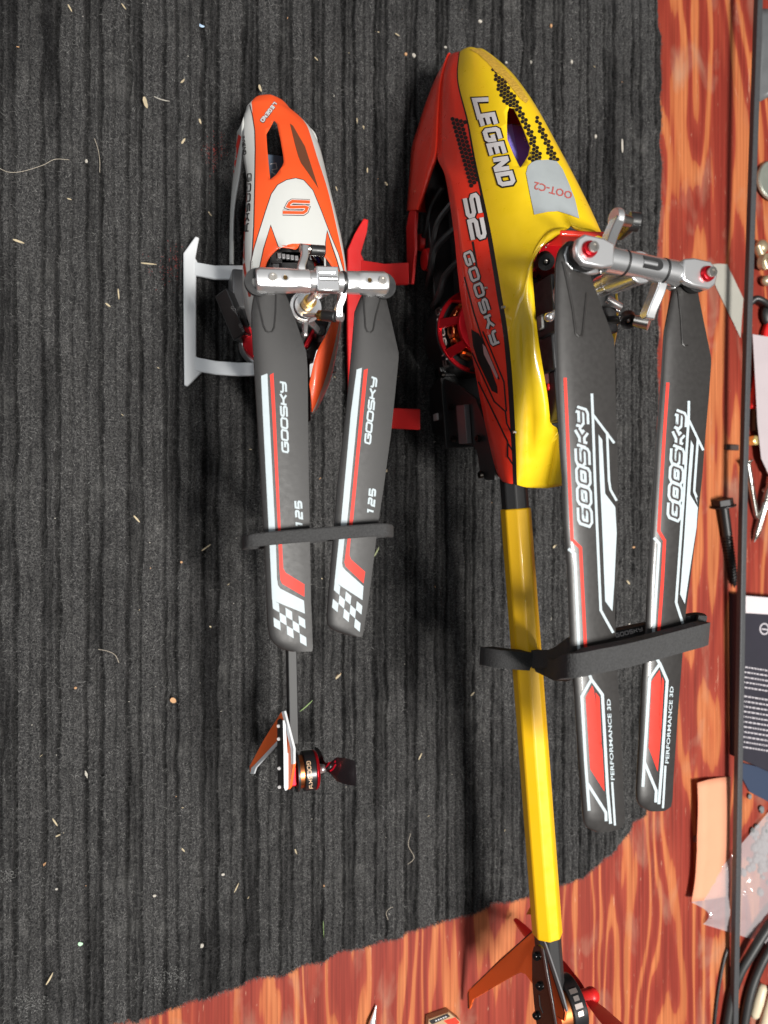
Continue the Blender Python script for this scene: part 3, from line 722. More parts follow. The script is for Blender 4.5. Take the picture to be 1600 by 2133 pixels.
# ---- lower frame, skids, motor
def skid2():
    zt = 3.2
    rail = [(756, 457), (766, 460), (763, 485), (752, 527), (758, 540), (757, 600), (757, 760), (757, 900), (770, 960), (766, 968), (745, 930), (728, 890), (724, 700), (724, 565), (724, 520), (737, 490)]
    for sgn in (-1, 1):
        mb = MB(); pts = []
        for x, y in rail:
            l = H2.onz(x, y, zt); pts.append(H2.W(l.x, sgn * -l.y, zt + (1.5 if y < 500 else 0)))
        mb.prism(pts, (0, 0, -2.4)); build('skid_rail', mb, REDPL, big, bevel=.5)
        for (y0, y1, yy0, yy1, xin) in ((541, 584, 546, 592, 852), (842, 885, 852, 895, 876)):
            A, B, C, D = [H2.onz(x, y, z) for x, y, z in ((752, y0, zt), (752, y1, zt), (xin, yy0, 17), (xin, yy1, 17))]
            mb = MB(); mid0 = A.lerp(C, .55); mid1 = B.lerp(D, .55); mid0.z = mid1.z = 7.5
            ring = []
            for p, q in ((A, B), (mid0, mid1), (C, D)):
                w0 = H2.W(p.x, sgn * -p.y, p.z); w1 = H2.W(q.x, sgn * -q.y, q.z); ring.append((w0, w1))
            vs = []
            for w0, w1 in ring: vs += [w0, w1, w1 - Vector((0, 0, 1.8)), w0 - Vector((0, 0, 1.8))]
            fs = [(i * 4 + k, i * 4 + (k + 1) % 4, (i + 1) * 4 + (k + 1) % 4, (i + 1) * 4 + k) for i in range(2) for k in range(4)] + [(3, 2, 1, 0), (8, 9, 10, 11)]
            mb.add(vs, fs); build('skid_leg', mb, REDPL, big, bevel=.4)
skid2()
# red side cheek of the tray and its pads
plate('side_cheek', H2, [(857, 428), (866, 440), (863, 480), (864, 520), (860, 560), (857, 592), (850, 592), (848, 560), (846, 475), (851, 445)], -24, -22.5, REDPL, big, .3)
for (x, y, rx) in ((872, 505, 3.4), (885, 541, 4.6)):
    l = H2.onb(x, y, -19); mb = MB(); mb.frustum(H2.W(l.x, -17, l.z), H2.W(l.x, -19.5, l.z), rx + .6, rx, 22); o = build('round_pad', mb, REDPL, big, bevel=.3)
# main frame: carbon side plates with holes between bolts
FR = [(915, 785), (950, 800), (990, 830), (1010, 880), (1030, 905), (1030, 1000), (1012, 1000), (1000, 985), (993, 940), (985, 928), (960, 925), (905, 905), (888, 890), (884, 850), (895, 810)]
plate('frame_plate', H2, FR, -15.5, -14.3, CARBON, big)
frl = [H2.onb(x, y, -15.5) for x, y in FR]; mb = MB(); mb.prism([H2.W(p.x, 15.5, p.z) for p in frl], H2.r * -1.2); build('frame_plate', mb, CARBON, big, bevel=.15)
for x, y in ((919, 781), (937, 848), (942, 914), (993, 914), (999, 989), (880, 868)):
    l = H2.onb(x, y, -17.5); mb = MB(); mb.ring(H2.W(l.x, -17.0, l.z), H2.r, 1.5, .75, 1.4, 16); o = build('bolt', mb, mat('black_oxide', (.06, .055, .05), rough=.35, metal=1), big)
    mb = MB(); mb.frustum(H2.W(l.x, -15.6, l.z), H2.W(l.x, 14.5, l.z), .9, .9, 10); build('spacer', mb, DARK, o)
plate('servo_block', H2, [(950, 845), (967, 843), (973, 924), (956, 925)], -18, -15.7, mat('brushed_grey', (.22, .21, .22), rough=.45, metal=.6), big)
q0, q1 = H2.onb(900, 862, -17), H2.onb(910, 876, -17)
mb = MB(); mb.box(H2.W((q0.x + q1.x) / 2, -16.2, (q0.z + q1.z) / 2), H2.f * 1.6, H2.r * .5, (0, 0, 2.4)); build('white_tab', mb, LETTERW, big, bevel=.3)
# inner tray and electronics seen through the side cut-out
mb = MB(); mb.box(H2.W(38, 0, 30), H2.f * 50, H2.r * 9, (0, 0, 9)); build('electronics_box', mb, DARK, big, bevel=1.5)
mb = MB(); mb.box(H2.W(22, 0, 17), H2.f * 66, H2.r * 17, (0, 0, 1.2)); build('tray', mb, CARBON, big, bevel=.4)
mb = MB(); mb.box(H2.W(-12, 0, 60), H2.f * 34, H2.r * 8, (0, 0, 22)); build('main_frame', mb, DARK, big, bevel=1.5)
for k, (x0, y0, x1, y1) in enumerate(((895, 600, 945, 470), (905, 560, 940, 420), (915, 640, 960, 540), (890, 520, 925, 390))):
    A, B = H2.onb(x0, y0, -17 + k), H2.onb(x1, y1, -15 + k)
    mb = MB(); pts = [H2.W(A.x, -18, A.z), H2.W(A.x * .7 + B.x * .3, -20 + k, (A.z + B.z) / 2 - 2), H2.W(A.x * .3 + B.x * .7, -19 + k, (A.z + B.z) / 2 + 3), H2.W(B.x, -13, B.z)]
    mb.tube(crom(pts, 6), 1.5, 8); build('battery_cable', mb, DARK, big)
# outrunner motor
mc = H2.onz(1003, 700, 22); MC = lambda z: H2.W(mc.x, -3.5, z + 5)
mb = MB(); mb.frustum(MC(9), MC(24.5), 18.6, 18.8, 48); motor = build('main_motor', mb, mat('motor_black', (.02, .02, .022), rough=.3, metal=.3), big, bevel=.4)
mb = MB(); mb.ring(MC(25.2), (0, 0, 1), 18.5, 16.6, 1.3, 48); mb.ring(MC(36), (0, 0, 1), 13.5, 5, 2.5, 48)
for k in range(8):
    a = k * math.pi / 4 + .2; d = H2.f * math.cos(a) + H2.r * math.sin(a); t_ = H2.f * -math.sin(a) + H2.r * math.cos(a)
    mb.add([MC(25) + d * 18.2 + t_ * 2.2, MC(25) + d * 18.2 - t_ * 2.2, MC(36.8) + d * 13 - t_ * 1.7, MC(36.8) + d * 13 + t_ * 1.7, MC(25) + d * 16.6 + t_ * 2.2, MC(25) + d * 16.6 - t_ * 2.2, MC(34.6) + d * 12 - t_ * 1.7, MC(34.6) + d * 12 + t_ * 1.7], [(0, 1, 2, 3), (7, 6, 5, 4), (0, 3, 7, 4), (1, 5, 6, 2), (0, 4, 5, 1), (3, 2, 6, 7)])
build('motor_bell', mb, REDANO, motor, bevel=.3)
mb = MB()
for k in range(12):
    a = k * math.pi / 6; d = H2.f * math.cos(a) + H2.r * math.sin(a)
    for j in range(5): mb.ring(MC(29) + d * (7.5 + j * 1.5), d, 3.6, 2.0, 1.2, 10)
build('stator_windings', mb, COPPER, motor)
tm = bvh_of(motor)
decal('motor_lettering', strokes(letters('GOOSKY', (908, 640), (3.0, 21), (10, -1.5), w=.66), 2.8), tm, mat('etched_silver', (.55, .48, .45), rough=.35, metal=.8), motor, lift=.2)
# servos, belts and links inside the opening
def bx2(name, px, py, b, sa, sb, sz, m, bev=.6, rz=0.0, label=None):
    l = H2.onb(px, py, b); mb = MB(); c, s = math.cos(rz), math.sin(rz)
    f = H2.f * c + H2.r * s; r = H2.r * c - H2.f * s
    mb.box(H2.W(l.x, b, l.z), f * sa, r * sb, (0, 0, sz)); return build(name, mb, m, big, bevel=bev)
bx2('servo', 1130, 540, -4, 5, 5, 6, REDANO)
sv = bx2('servo', 1150, 640, -6, 10, 3.2, 6, DARK); 
o_ = bx2('servo_cap', 1139, 613, -7, 4.5, 1.6, 4, REDANO)
bx2('servo_lead', 1131, 672, -8.5, 2.6, 1.5, 2, WHITE)
bx2('gear_case', 1145, 730, -5, 8, 3, 7, DARK); bx2('gear_case', 1150, 830, -4, 9, 2.5, 7, CARBON)
bx2('silver_bearing_block', 1146, 782, -5, 3.5, 1.6, 2.0, ALU); bx2('red_spacer', 1150, 806, -5, 1.3, 2.4, 1.2, REDPL)
bx2('canopy_liner', 1210, 500, 6, 1.0, 12, 6, RED)
bx2('servo', 1235, 650, 6, 9, 4, 8, DARK); bx2('gear_case', 1240, 610, 4, 6, 4, 5, mat('graphite', (.05, .05, .05), rough=.4))
# wiring and small links visible in the rotor opening
for k, (pts, r_, m_) in enumerate((([(1118, 520, 96), (1132, 508, 92), (1150, 500, 88)], .55, STEEL), ([(1125, 530, 92), (1140, 512, 94), (1160, 503, 86)], .55, STEEL), ([(1122, 575, 88), (1128, 600, 92), (1130, 640, 88)], .8, DARK), ([(1128, 690, 86), (1140, 700, 90), (1148, 720, 86)], .8, DARK), ([(1138, 745, 84), (1146, 765, 88), (1150, 790, 84)], .7, DARK))):
    mb = MB(); mb.tube(crom([U(*p) for p in pts], 5), r_, 8); build('servo_wire', mb, m_, big)
for x, y, z in ((1122, 548, 90), (1134, 590, 90), (1142, 660, 88), (1147, 710, 86), (1150, 845, 82)):
    mb = MB(); c = U(x, y, z); mb.frustum(c, c + Vector((0, 0, 1.2)), 1.3, 1.1, 14); build('cap_screw', mb, STEEL, big, bevel=.2)
# rotor mast, swashplate
mb = MB(); mb.frustum(H2.W(0, 0, 60), H2.W(0, 0, 137), 2.4, 2.4, 20); build('rotor_mast', mb, STEEL, big)
mb = MB(); mb.ring(H2.W(0, 0, 104), (0, 0, 1), 9.5, 3.2, 3.4, 36); mb.ring(H2.W(0, 0, 107.5), (0, 0, 1), 7.4, 2.6, 3.6, 36)
for a in (0.3, 2.2, 4.2):
    d = H2.f * math.cos(a) + H2.r * math.sin(a); mb.frustum(H2.W(0, 0, 104) + d * 8, H2.W(0, 0, 104) + d * 14, 1.5, 1.1, 10); mb.ball(H2.W(0, 0, 104) + d * 14.5, 1.8, 12)
build('swashplate', mb, ALUP, big)
for (p0, p1, z0, z1, r0) in (((1262, 622), (1293, 640), 112, 112, 1.5), ((1250, 632), (1290, 648), 106, 108, 1.2)):
    mb = MB(); mb.frustum(U(*p0, z0), U(*p1, z1), r0, r0 * .8, 12); build('follower_arm', mb, ALUP, big)
def link(parent, frame_pts, rod_r=1.0, ball_r=2.5, material=DARK):
    """ball link: ring end with a rod"""
    c, e = Vector(frame_pts[0]), Vector(frame_pts[1]); d = (e - c).normalized(); nn = Vector(frame_pts[2]).normalized() if len(frame_pts) > 2 else Vector((0, 0, 1))
    mb = MB(); mb.ring(c, nn, ball_r, ball_r * .42, ball_r * 1.1, 22); mb.frustum(c + d * ball_r * .8, e, rod_r * 1.5, rod_r, 10)
    o = build('ball_link', mb, material, parent); mb = MB(); mb.ball(c, ball_r * .46, 12); build('link_ball', mb, STEEL, o); return o
link(big, (U(1136, 543, 100), U(1112, 556, 88), Vector((-.2, -.6, .8))), 1.4, 2.9)
link(big, (U(1308, 666, 122), U(1262, 666, 108), Vector((-.25, -.7, .7))), 1.1, 2.6)
link(big, (U(1320, 462, 130), U(1292, 492, 108), Vector((.9, -.1, .3))), 1.4, 2.8)

# ---- rotor head
Z2 = 136.0
hl, hr = U(1200, 528, Z2), U(1462, 582, Z2 - 1.0); e2 = (hr - hl).normalized(); up2 = (Vector((0, 0, 1)) - e2 * e2.z).normalized(); n2 = up2.cross(e2)
def S2(t, n=0.0, h=0.0): return hl.lerp(hr, t) + n2 * n + up2 * h
mb = MB(); mb.frustum(S2(.36), S2(.66), 3.75, 3.75, 32, ref=up2)
hub2 = build('rotor_hub', mb, ALUP, big, bevel=.3)
slot = [S2(.455, -1.7, 3.45), S2(.455, 1.7, 3.45)] + [S2(.57, 1.7 * math.cos(q), 3.45) + e2 * (1.7 * math.sin(q)) for q in np.linspace(0, math.pi, 9)]
mb = MB(); mb.prism(slot, up2 * .42); build('hub_slot', mb, DARK, hub2)
mb = MB(); mb.frustum(S2(.455, 0, 3.2), S2(.56, 0, 3.2), .95, .95, 16); build('spindle', mb, ALUP, hub2)
mb = MB(); mb.ring(S2(.355), e2, 3.9, 3.0, .7, 32); mb.ring(S2(.665), e2, 3.9, 3.0, .7, 32); build('hub_ring', mb, DARK, hub2)
mb = MB(); mb.frustum(S2(.5, 0, 0), S2(.5, 0, -14), 5.0, 4.2, 24); mb.frustum(S2(.5, 0, -14), S2(.5, 0, -20), 3.4, 3.4, 24); build('hub_yoke', mb, ALUP, hub2, bevel=.4)
for s, (t0, t1) in ((0, (0.35, -0.02)), (1, (0.67, 1.0))):
    mb = MB(); mid = t0 + (t1 - t0) * .38
    mb.frustum(S2(t0), S2(mid), 3.85, 4.0, 28, ref=up2)
    build('grip_neck', mb, ALUP, hub2, bevel=.35)
    c = S2(t0 + (t1 - t0) * .78); dr = e2 * (1 if s else -1)
    oct_ = []
    for x, y in ((-7.5, -3.3), (-3.5, -4.3), (2.8, -4.3), (5.0, -2.6), (5.6, 0), (5.0, 2.6), (2.8, 4.3), (-3.5, 4.3), (-7.5, 3.3)): oct_.append(c + dr * x + n2 * y + up2 * 1.7)
    mb = MB(); mb.prism(oct_, up2 * 2.4); g = build('blade_grip', mb, ALU, hub2, bevel=.6)
    mb = MB(); mb.prism([p - up2 * 6.0 for p in oct_], up2 * 2.4); build('grip_lower_jaw', mb, ALU, hub2, bevel=.6)
    mb = MB(); mb.ring(c + up2 * 0.6, up2, 4.9, 2, 2.0, 32); build('root_washer', mb, DARK, g)
    bo = c + dr * 1.3 + up2 * 4.1
    mb = MB(); mb.frustum(bo, bo + up2 * 1.3, 2.5, 2.2, 28); build('red_washer', mb, REDANO, g, bevel=.25)
    screw(big, bo + up2 * 2.6, up2, 1.5, 1.5)
def arm2(pts, w, h):
    mb = MB(); P3 = [Vector(p) for p in pts]
    mb.band(crom(P3, 4), (0, 0, h), w); return build('pitch_arm', mb, ALUP, hub2, bevel=.5)
A0 = S2(.27, 4, 0)
arm2([U(1256, 535, 135), U(1262, 520, 135), U(1272, 490, 134), U(1288, 455, 133)], 3.0, 2.2)
arm2([U(1374, 588, 134), U(1368, 610, 133), U(1352, 648, 131), U(1346, 668, 130)], 3.2, 2.2)
mb = MB(); mb.frustum(U(1282, 455, 133), U(1312, 462, 132), 2.0, 1.6, 16); build('arm_ball', mb, STEEL, hub2)
mb = MB(); mb.frustum(U(1278, 454, 133), U(1290, 456, 133), 3.0, 3.0, 18); build('arm_boss', mb, ALU, hub2, bevel=.3)
mb = MB(); mb.frustum(U(1352, 674, 130), U(1322, 668, 127), 2.1, 1.7, 16); build('arm_ball', mb, STEEL, hub2)
# red inside wall under the head is the far half of the canopy

# ---- blades
B2L_l = [(1178, 505), (1163, 520), (1156, 545), (1155, 600), (1155, 690), (1158, 800), (1165, 940), (1170, 1000), (1173, 1094), (1181, 1187), (1187, 1344), (1194, 1420), (1201, 1530), (1210, 1650), (1214, 1704), (1219, 1722), (1240, 1732)]
B2L_r = [(1200, 505), (1225, 520), (1230, 575), (1253, 638), (1280, 710), (1282, 800), (1286, 950), (1287, 1000), (1286, 1094), (1283, 1220), (1281, 1281), (1285, 1395), (1292, 1500), (1300, 1680), (1302, 1705), (1298, 1722), (1275, 1732)]
B2R_l = [(1437, 556), (1420, 566), (1400, 600), (1382, 693), (1376, 794), (1366, 920), (1362, 1000), (1356, 1094), (1348, 1219), (1344, 1312), (1337, 1406), (1335, 1455), (1330, 1560), (1325, 1640), (1325, 1662), (1330, 1677), (1351, 1689)]
B2R_r = [(1445, 556), (1452, 580), (1454, 610), (1470, 690), (1482, 748), (1477, 820), (1470, 898), (1463, 990), (1451, 1102), (1429, 1272), (1421, 1370), (1411, 1500), (1403, 1620), (1401, 1662), (1398, 1680), (1385, 1689)]
def rows(a, b, step=14):
    r = list(np.arange(a, b - 26, step)); return r + [b - 24, b - 16, b - 9, b - 4, b]
b2l = rotor_blade(big, B2L_l, B2L_r, 133, 128, 2.6, BLADE2, [505, 511, 517] + rows(524, 1732), 'nearer folded main blade of the yellow helicopter', twist=-0.3)
b2r = rotor_blade(big, B2R_l, B2R_r, 133, 127, 2.6, BLADE2, [556, 562, 568] + rows(576, 1689), 'outer folded main blade of the yellow helicopter', twist=-0.3)
tL, tR = bvh_of(b2l), bvh_of(b2r)
laid_tube('root_rib', [(1172, 545), (1180, 580), (1192, 640), (1199, 695), (1204, 701), (1211, 700), (1214, 690), (1222, 610)], tL, .38, BLADE2, b2l, .1)
laid_tube('root_rib', [(1412, 606), (1418, 660), (1421, 716), (1426, 722), (1432, 720)], tR, .38, BLADE2, b2r, .1)
def big_marks(side, tree, blade):
    if side == 'L':
        red = [(1177, 787), (1182, 900), (1186, 1000), (1191.5, 1124), (1209, 1141), (1213, 1220), (1220, 1360)]
        wl = [(1184, 1143), (1197, 1154), (1206, 1360)]
        g0, g1, up = (1228, 1098), (1218, 852), (-18, -2)
        lnA = [(1232.5, 820), (1234, 855), (1235, 880), (1239, 1000), (1251, 1271), (1277, 1318)]
        br = [(1235, 864), (1279, 923)]
        ln2 = [(1264, 900), (1268, 1000), (1271, 1020), (1284, 1043)]
        fill = [(1246, 905), (1254, 916), (1260, 1028), (1281, 1056), (1284, 1110), (1279, 1215), (1275, 1273), (1260, 1252), (1253, 1080), (1249, 1000)]
    else:
        red = [(1391, 797), (1384, 900), (1378, 1000), (1372, 1106), (1384, 1126), (1379, 1220), (1372, 1314)]
        wl = [(1362, 1120), (1373, 1132), (1367, 1225), (1361, 1318)]
        g0, g1, up = (1412, 1086), (1424, 860), (-17, -3)
        lnA = [(1434.5, 835), (1434, 870), (1429, 950), (1424, 1030), (1408, 1255), (1422, 1299)]
        br = [(1434, 874), (1464.5, 938)]
        ln2 = [(1453, 915), (1447, 1000), (1445.5, 1023), (1455, 1049)]
        fill = [(1438.5, 917), (1444.5, 928), (1439, 1000), (1437, 1030), (1453, 1057), (1450, 1100), (1439, 1170), (1426, 1258), (1416, 1238), (1424, 1130), (1432, 1000)]
    decal('red_stripe', [strip(red, 6.5)], tree, PRINTR, blade, maxlen=14)
    decal('white_stripe', [strip(wl, 6.0), strip(lnA, 5.4), strip(br, 5.0), strip(ln2, 5.0), [fill]], tree, PRINTW, blade, maxlen=14)
    g0, g1 = Vector(g0), Vector(g1); adv = (g1 - g0) / 6
    ls = letters('GOOSKY', g0, adv, up, w=.70, slant=.10)
    decal('lettering_outline', strokes(ls, 15.5), tree, PRINTW, blade, maxlen=14)
    decal('lettering', strokes(ls, 4.0), tree, PRINTDK, blade, lift=.24, maxlen=14)
    if side == 'L':
        Q = lambda x, y: (1000 + x * .3, 1380 + y * .3)
        out = [Q(760, 88), Q(772, 118), Q(706, 235), Q(733, 700), Q(757, 1028)]
        out2 = [Q(772, 118), Q(848, 222), Q(885, 900), Q(905, 1118)]
        diag = [Q(745, 838), Q(872, 1040), Q(874, 1100)]
        ln = [Q(915, 828), Q(935, 1130)]
        r1 = [Q(778, 160), Q(790, 195), Q(800, 540), Q(848, 600), Q(863, 895), Q(765, 740), Q(733, 240)]
        r2 = [Q(800, 205), Q(828, 240), Q(842, 560), Q(818, 525)]
        ty = typeset('PERFORMANCE 3D', Q(932, 815), Vector(Q(903, 252)) - Vector(Q(932, 815)), Vector((-7.4, .2)), .02)
    else:
        Q = lambda x, y: (1000 + x * .3, 1380 + y * .3)
        out = [Q(1200 - 10, -80), Q(1248, 8), Q(1176, 110), Q(1148, 560), Q(1130, 862)]
        out2 = [Q(1200 + 48, 8), Q(1298, 125), Q(1262, 700), Q(1240, 982)]
        diag = [Q(1140, 690), Q(1222, 890), Q(1218, 970)]
        ln = [Q(1285, 715), Q(1268, 1010)]
        r1 = [Q(1245, 52), Q(1252, 90), Q(1238, 430), Q(1255, 490), Q(1232, 758), Q(1170, 590), Q(1190, 130)]
        r2 = [Q(1262, 98), Q(1275, 130), Q(1256, 470), Q(1243, 420)]
        ty = typeset('PERFORMANCE 3D', Q(1308, 700), Vector(Q(1342, 165)) - Vector(Q(1308, 700)), Vector((-7.2, -.3)), .02)
    decal('white_arrow', [strip(out, 6.2), strip(out2, 6.2), strip(diag, 6.0), strip(ln, 4.6)], tree, PRINTW, blade, maxlen=14)
    decal('red_flash', [[r1], [r2]], tree, PRINTR, blade, maxlen=14)
    decal('small_lettering', [ty], tree, PRINTW, blade, maxlen=14)
big_marks('L', tL, b2l); big_marks('R', tR, b2r)

# ---- tail boom
def boomprof(frame, a, r, zc, nfac=8, ph=math.pi / 8): return [frame.W(a, BB(a) + r * math.cos(2 * math.pi * k / nfac + ph), zc + r * math.sin(2 * math.pi * k / nfac + ph)) for k in range(nfac)]
ZB = 56.0
_q0, _q1 = H2.onz(1074, 1060, ZB), H2.onz(1140, 1940, ZB)
def BB(a): return _q0.y + (a - _q0.x) * (_q1.y - _q0.y) / (_q1.x - _q0.x)
aF = H2.onz(1074, 985, ZB).x + 30; aT = H2.onz(1175, 2133, ZB).x - 6; aY0 = H2.onz(1074, 1059, ZB).x; aY1 = H2.onz(1140, 1945, ZB).x
def boom(a_, b_, r, ph=math.pi / 8, nf=8):
    mb = MB(); s = [a_ + (b_ - a_) * i / 10 for i in range(11)]; vs = []
    for q in s: vs += boomprof(H2, q, r, ZB, nf, ph)
    m = nf; fs = [(i * m + k, i * m + (k + 1) % m, (i + 1) * m + (k + 1) % m, (i + 1) * m + k) for i in range(10) for k in range(m)] + [tuple(range(m - 1, -1, -1)), tuple(range(10 * m, 11 * m))]
    return mb.add(vs, fs)
build('tail_boom', boom(aF, aT, 5.6), BOOMC, big, bevel=.5)
sl = build('boom_sleeve', boom(aY0, aY1, 6.3), mat('yellow_tape', (0.86, 0.49, 0.007), rough=.40, coat=.15, bump=(60, .25, .5), rvar=.08, vscale=200), big, bevel=.6, label='yellow wrapped sleeve with a torn flap at the tail end')
mb = MB(); l = H2.onz(1110, 1925, ZB)
mb.add([H2.W(l.x + 4, -6.2, 49), H2.W(l.x - 3, -5.6, 46), H2.W(l.x - 1, -9.5, 47.5), H2.W(l.x + 3, -9, 50), H2.W(l.x + 2.5, -7, 52)], [(0, 1, 2, 3), (0, 3, 4)]); build('torn_flap', mb, MATS['yellow_tape'], sl)
# tail fin, side plate, tail motor and rotor
FIN = [(1111, 1937), (1124, 1943), (1168, 2075), (1178, 2110), (1176, 2128), (1160, 2118), (1110, 2050), (1095, 2030), (1085, 2026), (1077, 2029), (1035, 2053), (985, 2083), (981, 2096), (978, 2103), (974, 2101), (973, 2070), (975, 2063), (1040, 1999)]
def zplate(name, pts, zf, ext, m, parent, bevel=.15, label=None):
    """thin plate through measured points whose height is zf(px, py)"""
    mb = MB(); mb.prism([U(x, y, zf(x, y)) for x, y in pts], ext); return build(name, mb, m, parent, bevel=bevel, label=label)
zf2 = lambda x, y: float(np.interp(x, [970, 1060, 1126, 1185], [1, 30, 57, 72]))
fin2 = zplate('tail_fin', FIN, zf2, H2.r * 1.1 - Vector((0, 0, .5)), mat('orange_fin', (0.92, 0.14, 0.022), rough=.45), big, label='swept orange tail fin with dark edging')
tf = bvh_of(fin2); ctr = Vector((1080, 2030))
decal('fin_edge_line', [strip([(Vector(p) + (ctr - Vector(p)).normalized() * 2.4) for p in FIN], 2.4, True)], tf, BLACKP, fin2, lift=.08, maxlen=12)
zplate('fin_core', [(1123, 1941), (1128, 1942), (1172, 2072), (1182, 2108), (1178, 2108), (1166, 2075)], lambda x, y: zf2(x, y) + .8, H2.r * .8 - Vector((0, 0, .5)), GREYEDGE, big)
SP = [(1112, 1972), (1120, 1969), (1128, 1975), (1134, 1990), (1140, 2030), (1150, 2090), (1155, 2140), (1118, 2140), (1112, 2090), (1108, 2040), (1108, 1985)]
zs2 = lambda x, y: float(np.interp(x, [1105, 1160], [56, 70])) + 2.5
sp = zplate('tail_side_plate', SP, zs2, H2.r * 1.2 - Vector((0, 0, .3)), mat('gloss_black', (.012, .010, .010), rough=.22), big)
zplate('side_plate_edge', [(1126, 1972), (1132, 1978), (1141, 2030), (1152, 2090), (1160, 2140), (1156, 2140), (1148, 2090), (1136, 2030), (1130, 1990)], lambda x, y: zs2(x, y) + .4, H2.r * .6 - Vector((0, 0, .4)), mat('grey_edge', (.12, .12, .125), rough=.3, metal=.5), big)
for x, y in ((1117.5, 1992), (1123.5, 2054), (1117, 2116)):
    l = U(x, y, zs2(x, y) + .6); mb = MB(); nd = (H2.r * -.8 + Vector((0, 0, .6))); mb.ring(l, nd, 1.5, .6, 1.2, 18); mb.ball(l, .7, 10); build('plate_screw', mb, mat('gloss_black_metal', (.2, .2, .2), rough=.15, metal=1), sp)
laid_tube('stiffener', [(1123, 2072), (1125, 2095), (1131, 2110)], bvh_of(sp), .3, DARK, sp)
hq = H2.onb(1202, 2084, 6); ac = hq.x; zc = hq.z
mb = MB(); mb.frustum(H2.W(ac, -7, zc), H2.W(ac, -1, zc), 9.5, 9.5, 40); tm2 = build('tail_motor', mb, COPPER, big)
mb = MB(); mb.ring(H2.W(ac, 1.5, zc), H2.r, 10.8, 8.6, 6.5, 40); mb.frustum(H2.W(ac, 4.0, zc), H2.W(ac, 5.0, zc), 10.4, 8.5, 40); build('tail_motor_bell', mb, mat('motor_black', (.02, .02, .022)), tm2, bevel=.4)
for k in range(4):
    a = math.radians(16 + k * 14); c = H2.W(ac + 10.9 * math.sin(a) * 1, 1.2, zc + 10.9 * math.cos(a))
    t1 = (H2.f * math.cos(a) - Vector((0, 0, math.sin(a)))); mb = MB()
    mb.box(c, t1 * .9, H2.r * (1.7 if k % 2 else 1.2), (c - H2.W(ac, 1.2, zc)).normalized() * .08); build('bell_marking', mb, mat('etched_silver', (.55, .48, .45)), tm2)
tip = H2.onb(1072, 1916, 8); hubc = H2.W(hq.x, 11, hq.z); low = H2.W(tip.x, 8, max(tip.z, -2.5))
for tp_ in (low, hubc + (hubc - low) * .9):
    u_ = (tp_ - hubc); ln_ = u_.length; u_.normalize(); v_ = H2.r.cross(u_).normalized(); mb = MB(); rings = []
    for f, wf in ((.04, .5), (.12, .8), (.3, 1.1), (.6, 1.0), (.85, .8), (.96, .6), (1.0, .25)):
        tw = (.5 * (1 - f) + .12) if tp_ is low else 1.15; p = hubc + u_ * (ln_ * f); s_ = v_ * math.cos(tw) + H2.r * math.sin(tw); nn = H2.r * math.cos(tw) - v_ * math.sin(tw)
        rings.append([p + s_ * ((3.4 if tp_ is low else 5.6) * wf), p + nn * .7, p - s_ * ((3.4 if tp_ is low else 5.6) * wf), p - nn * .7])
    vs = [q for r in rings for q in r]
    mb.add(vs, [(i * 4 + j, i * 4 + (j + 1) % 4, (i + 1) * 4 + (j + 1) % 4, (i + 1) * 4 + j) for i in range(len(rings) - 1) for j in range(4)] + [(3, 2, 1, 0), tuple(len(vs) - 4 + j for j in range(4))]); build('tail_rotor_blade', mb, REDPL, big, angle=70)
mb = MB(); mb.frustum(hubc - H2.r * 5, hubc + H2.r * 3, 3.6, 3.0, 22); mb.ball(hubc + H2.r * 2, 3.4, 16); build('tail_rotor_hub', mb, REDPL, big, bevel=.3)

# ================================================================== small orange and white helicopter
small = thing('model_helicopter', 'small orange and white radio-controlled helicopter with short black tail boom', 'helicopter', (H1.o.x, H1.o.y, 0), 'model helicopters on the carpet')
def skew(a): return -4.2 * math.exp(-max(0.0, 92.0 - a) / 5.5)          # the nose of the canopy is a little bent to the left
def Q1(px, py, z):
    l = H1.onz(px, py, z); return Vector((l.x, -abs(l.y - skew(l.x)), l.z))
a1 = H1.onz(560, 200, 26).x
L0 = [Vector((a1, 0, 26)), Vector((a1 - .7, -4.6, 26.4)), Vector((H1.onz(519, 211, 28).x - .5, -8.0, 28)), Q1(526, 240, 30.5), Q1(531, 272, 34), Q1(532, 310, 38.5), Q1(531, 379, 47.5), Q1(529, 472, 55), Q1(525, 540, 58), Q1(714, 585, 60), Q1(712, 630, 63), Q1(705, 680, 66), Q1(685, 766, 67), Q1(664, 828, 66), Q1(651, 859, 65)]
L1 = [Vector((a1 - .6, 0, 20)), Vector((a1 - 1.2, -5.4, 20)), Vector((L0[2].x - .5, -9.8, 23)), Q1(508, 242, 26), Q1(505, 272, 28.5), Q1(505, 310, 32), Q1(514, 379, 42), Q1(510, 460, 48), Q1(507, 515, 50), Q1(505, 565, 51.5), Vector((0, -18.5, 46)), Vector((-14, -16.5, 50)), Vector((-28, -12.5, 54)), Vector((-40, -7.5, 57)), Vector((-46, -4.0, 58))]
L1[9].x, L1[10].x = L0[9].x, L0[10].x
for i in (11, 12, 13, 14): L1[i].x = L0[i].x
V4 = [Vector((a1 - .2, 0, 27.5)), Vector((a1 - 1.0, 0, 28.5)), Vector((L0[2].x, 0, 31)), Vector((L0[3].x, 0, 34)), Vector((L0[4].x, 0, 38.5)), Vector((L0[5].x, 0, 43)), Vector((L0[6].x, 0, 51.5)), Vector((H1.onz(618, 508, 59).x + .1, 0, 59.2)), Q1(588, 515, 59.2), Q1(566, 532, 59), Q1(553, 554, 58.6), Q1(704, 610, 61), Q1(690, 676, 67), Q1(660, 735, 69), Q1(644, 800, 67.5)]
cL1, cL0, cV4 = (crom(c, 7) for c in (L1, L0, V4))
cols = []; kinds = []; n = len(cL0)
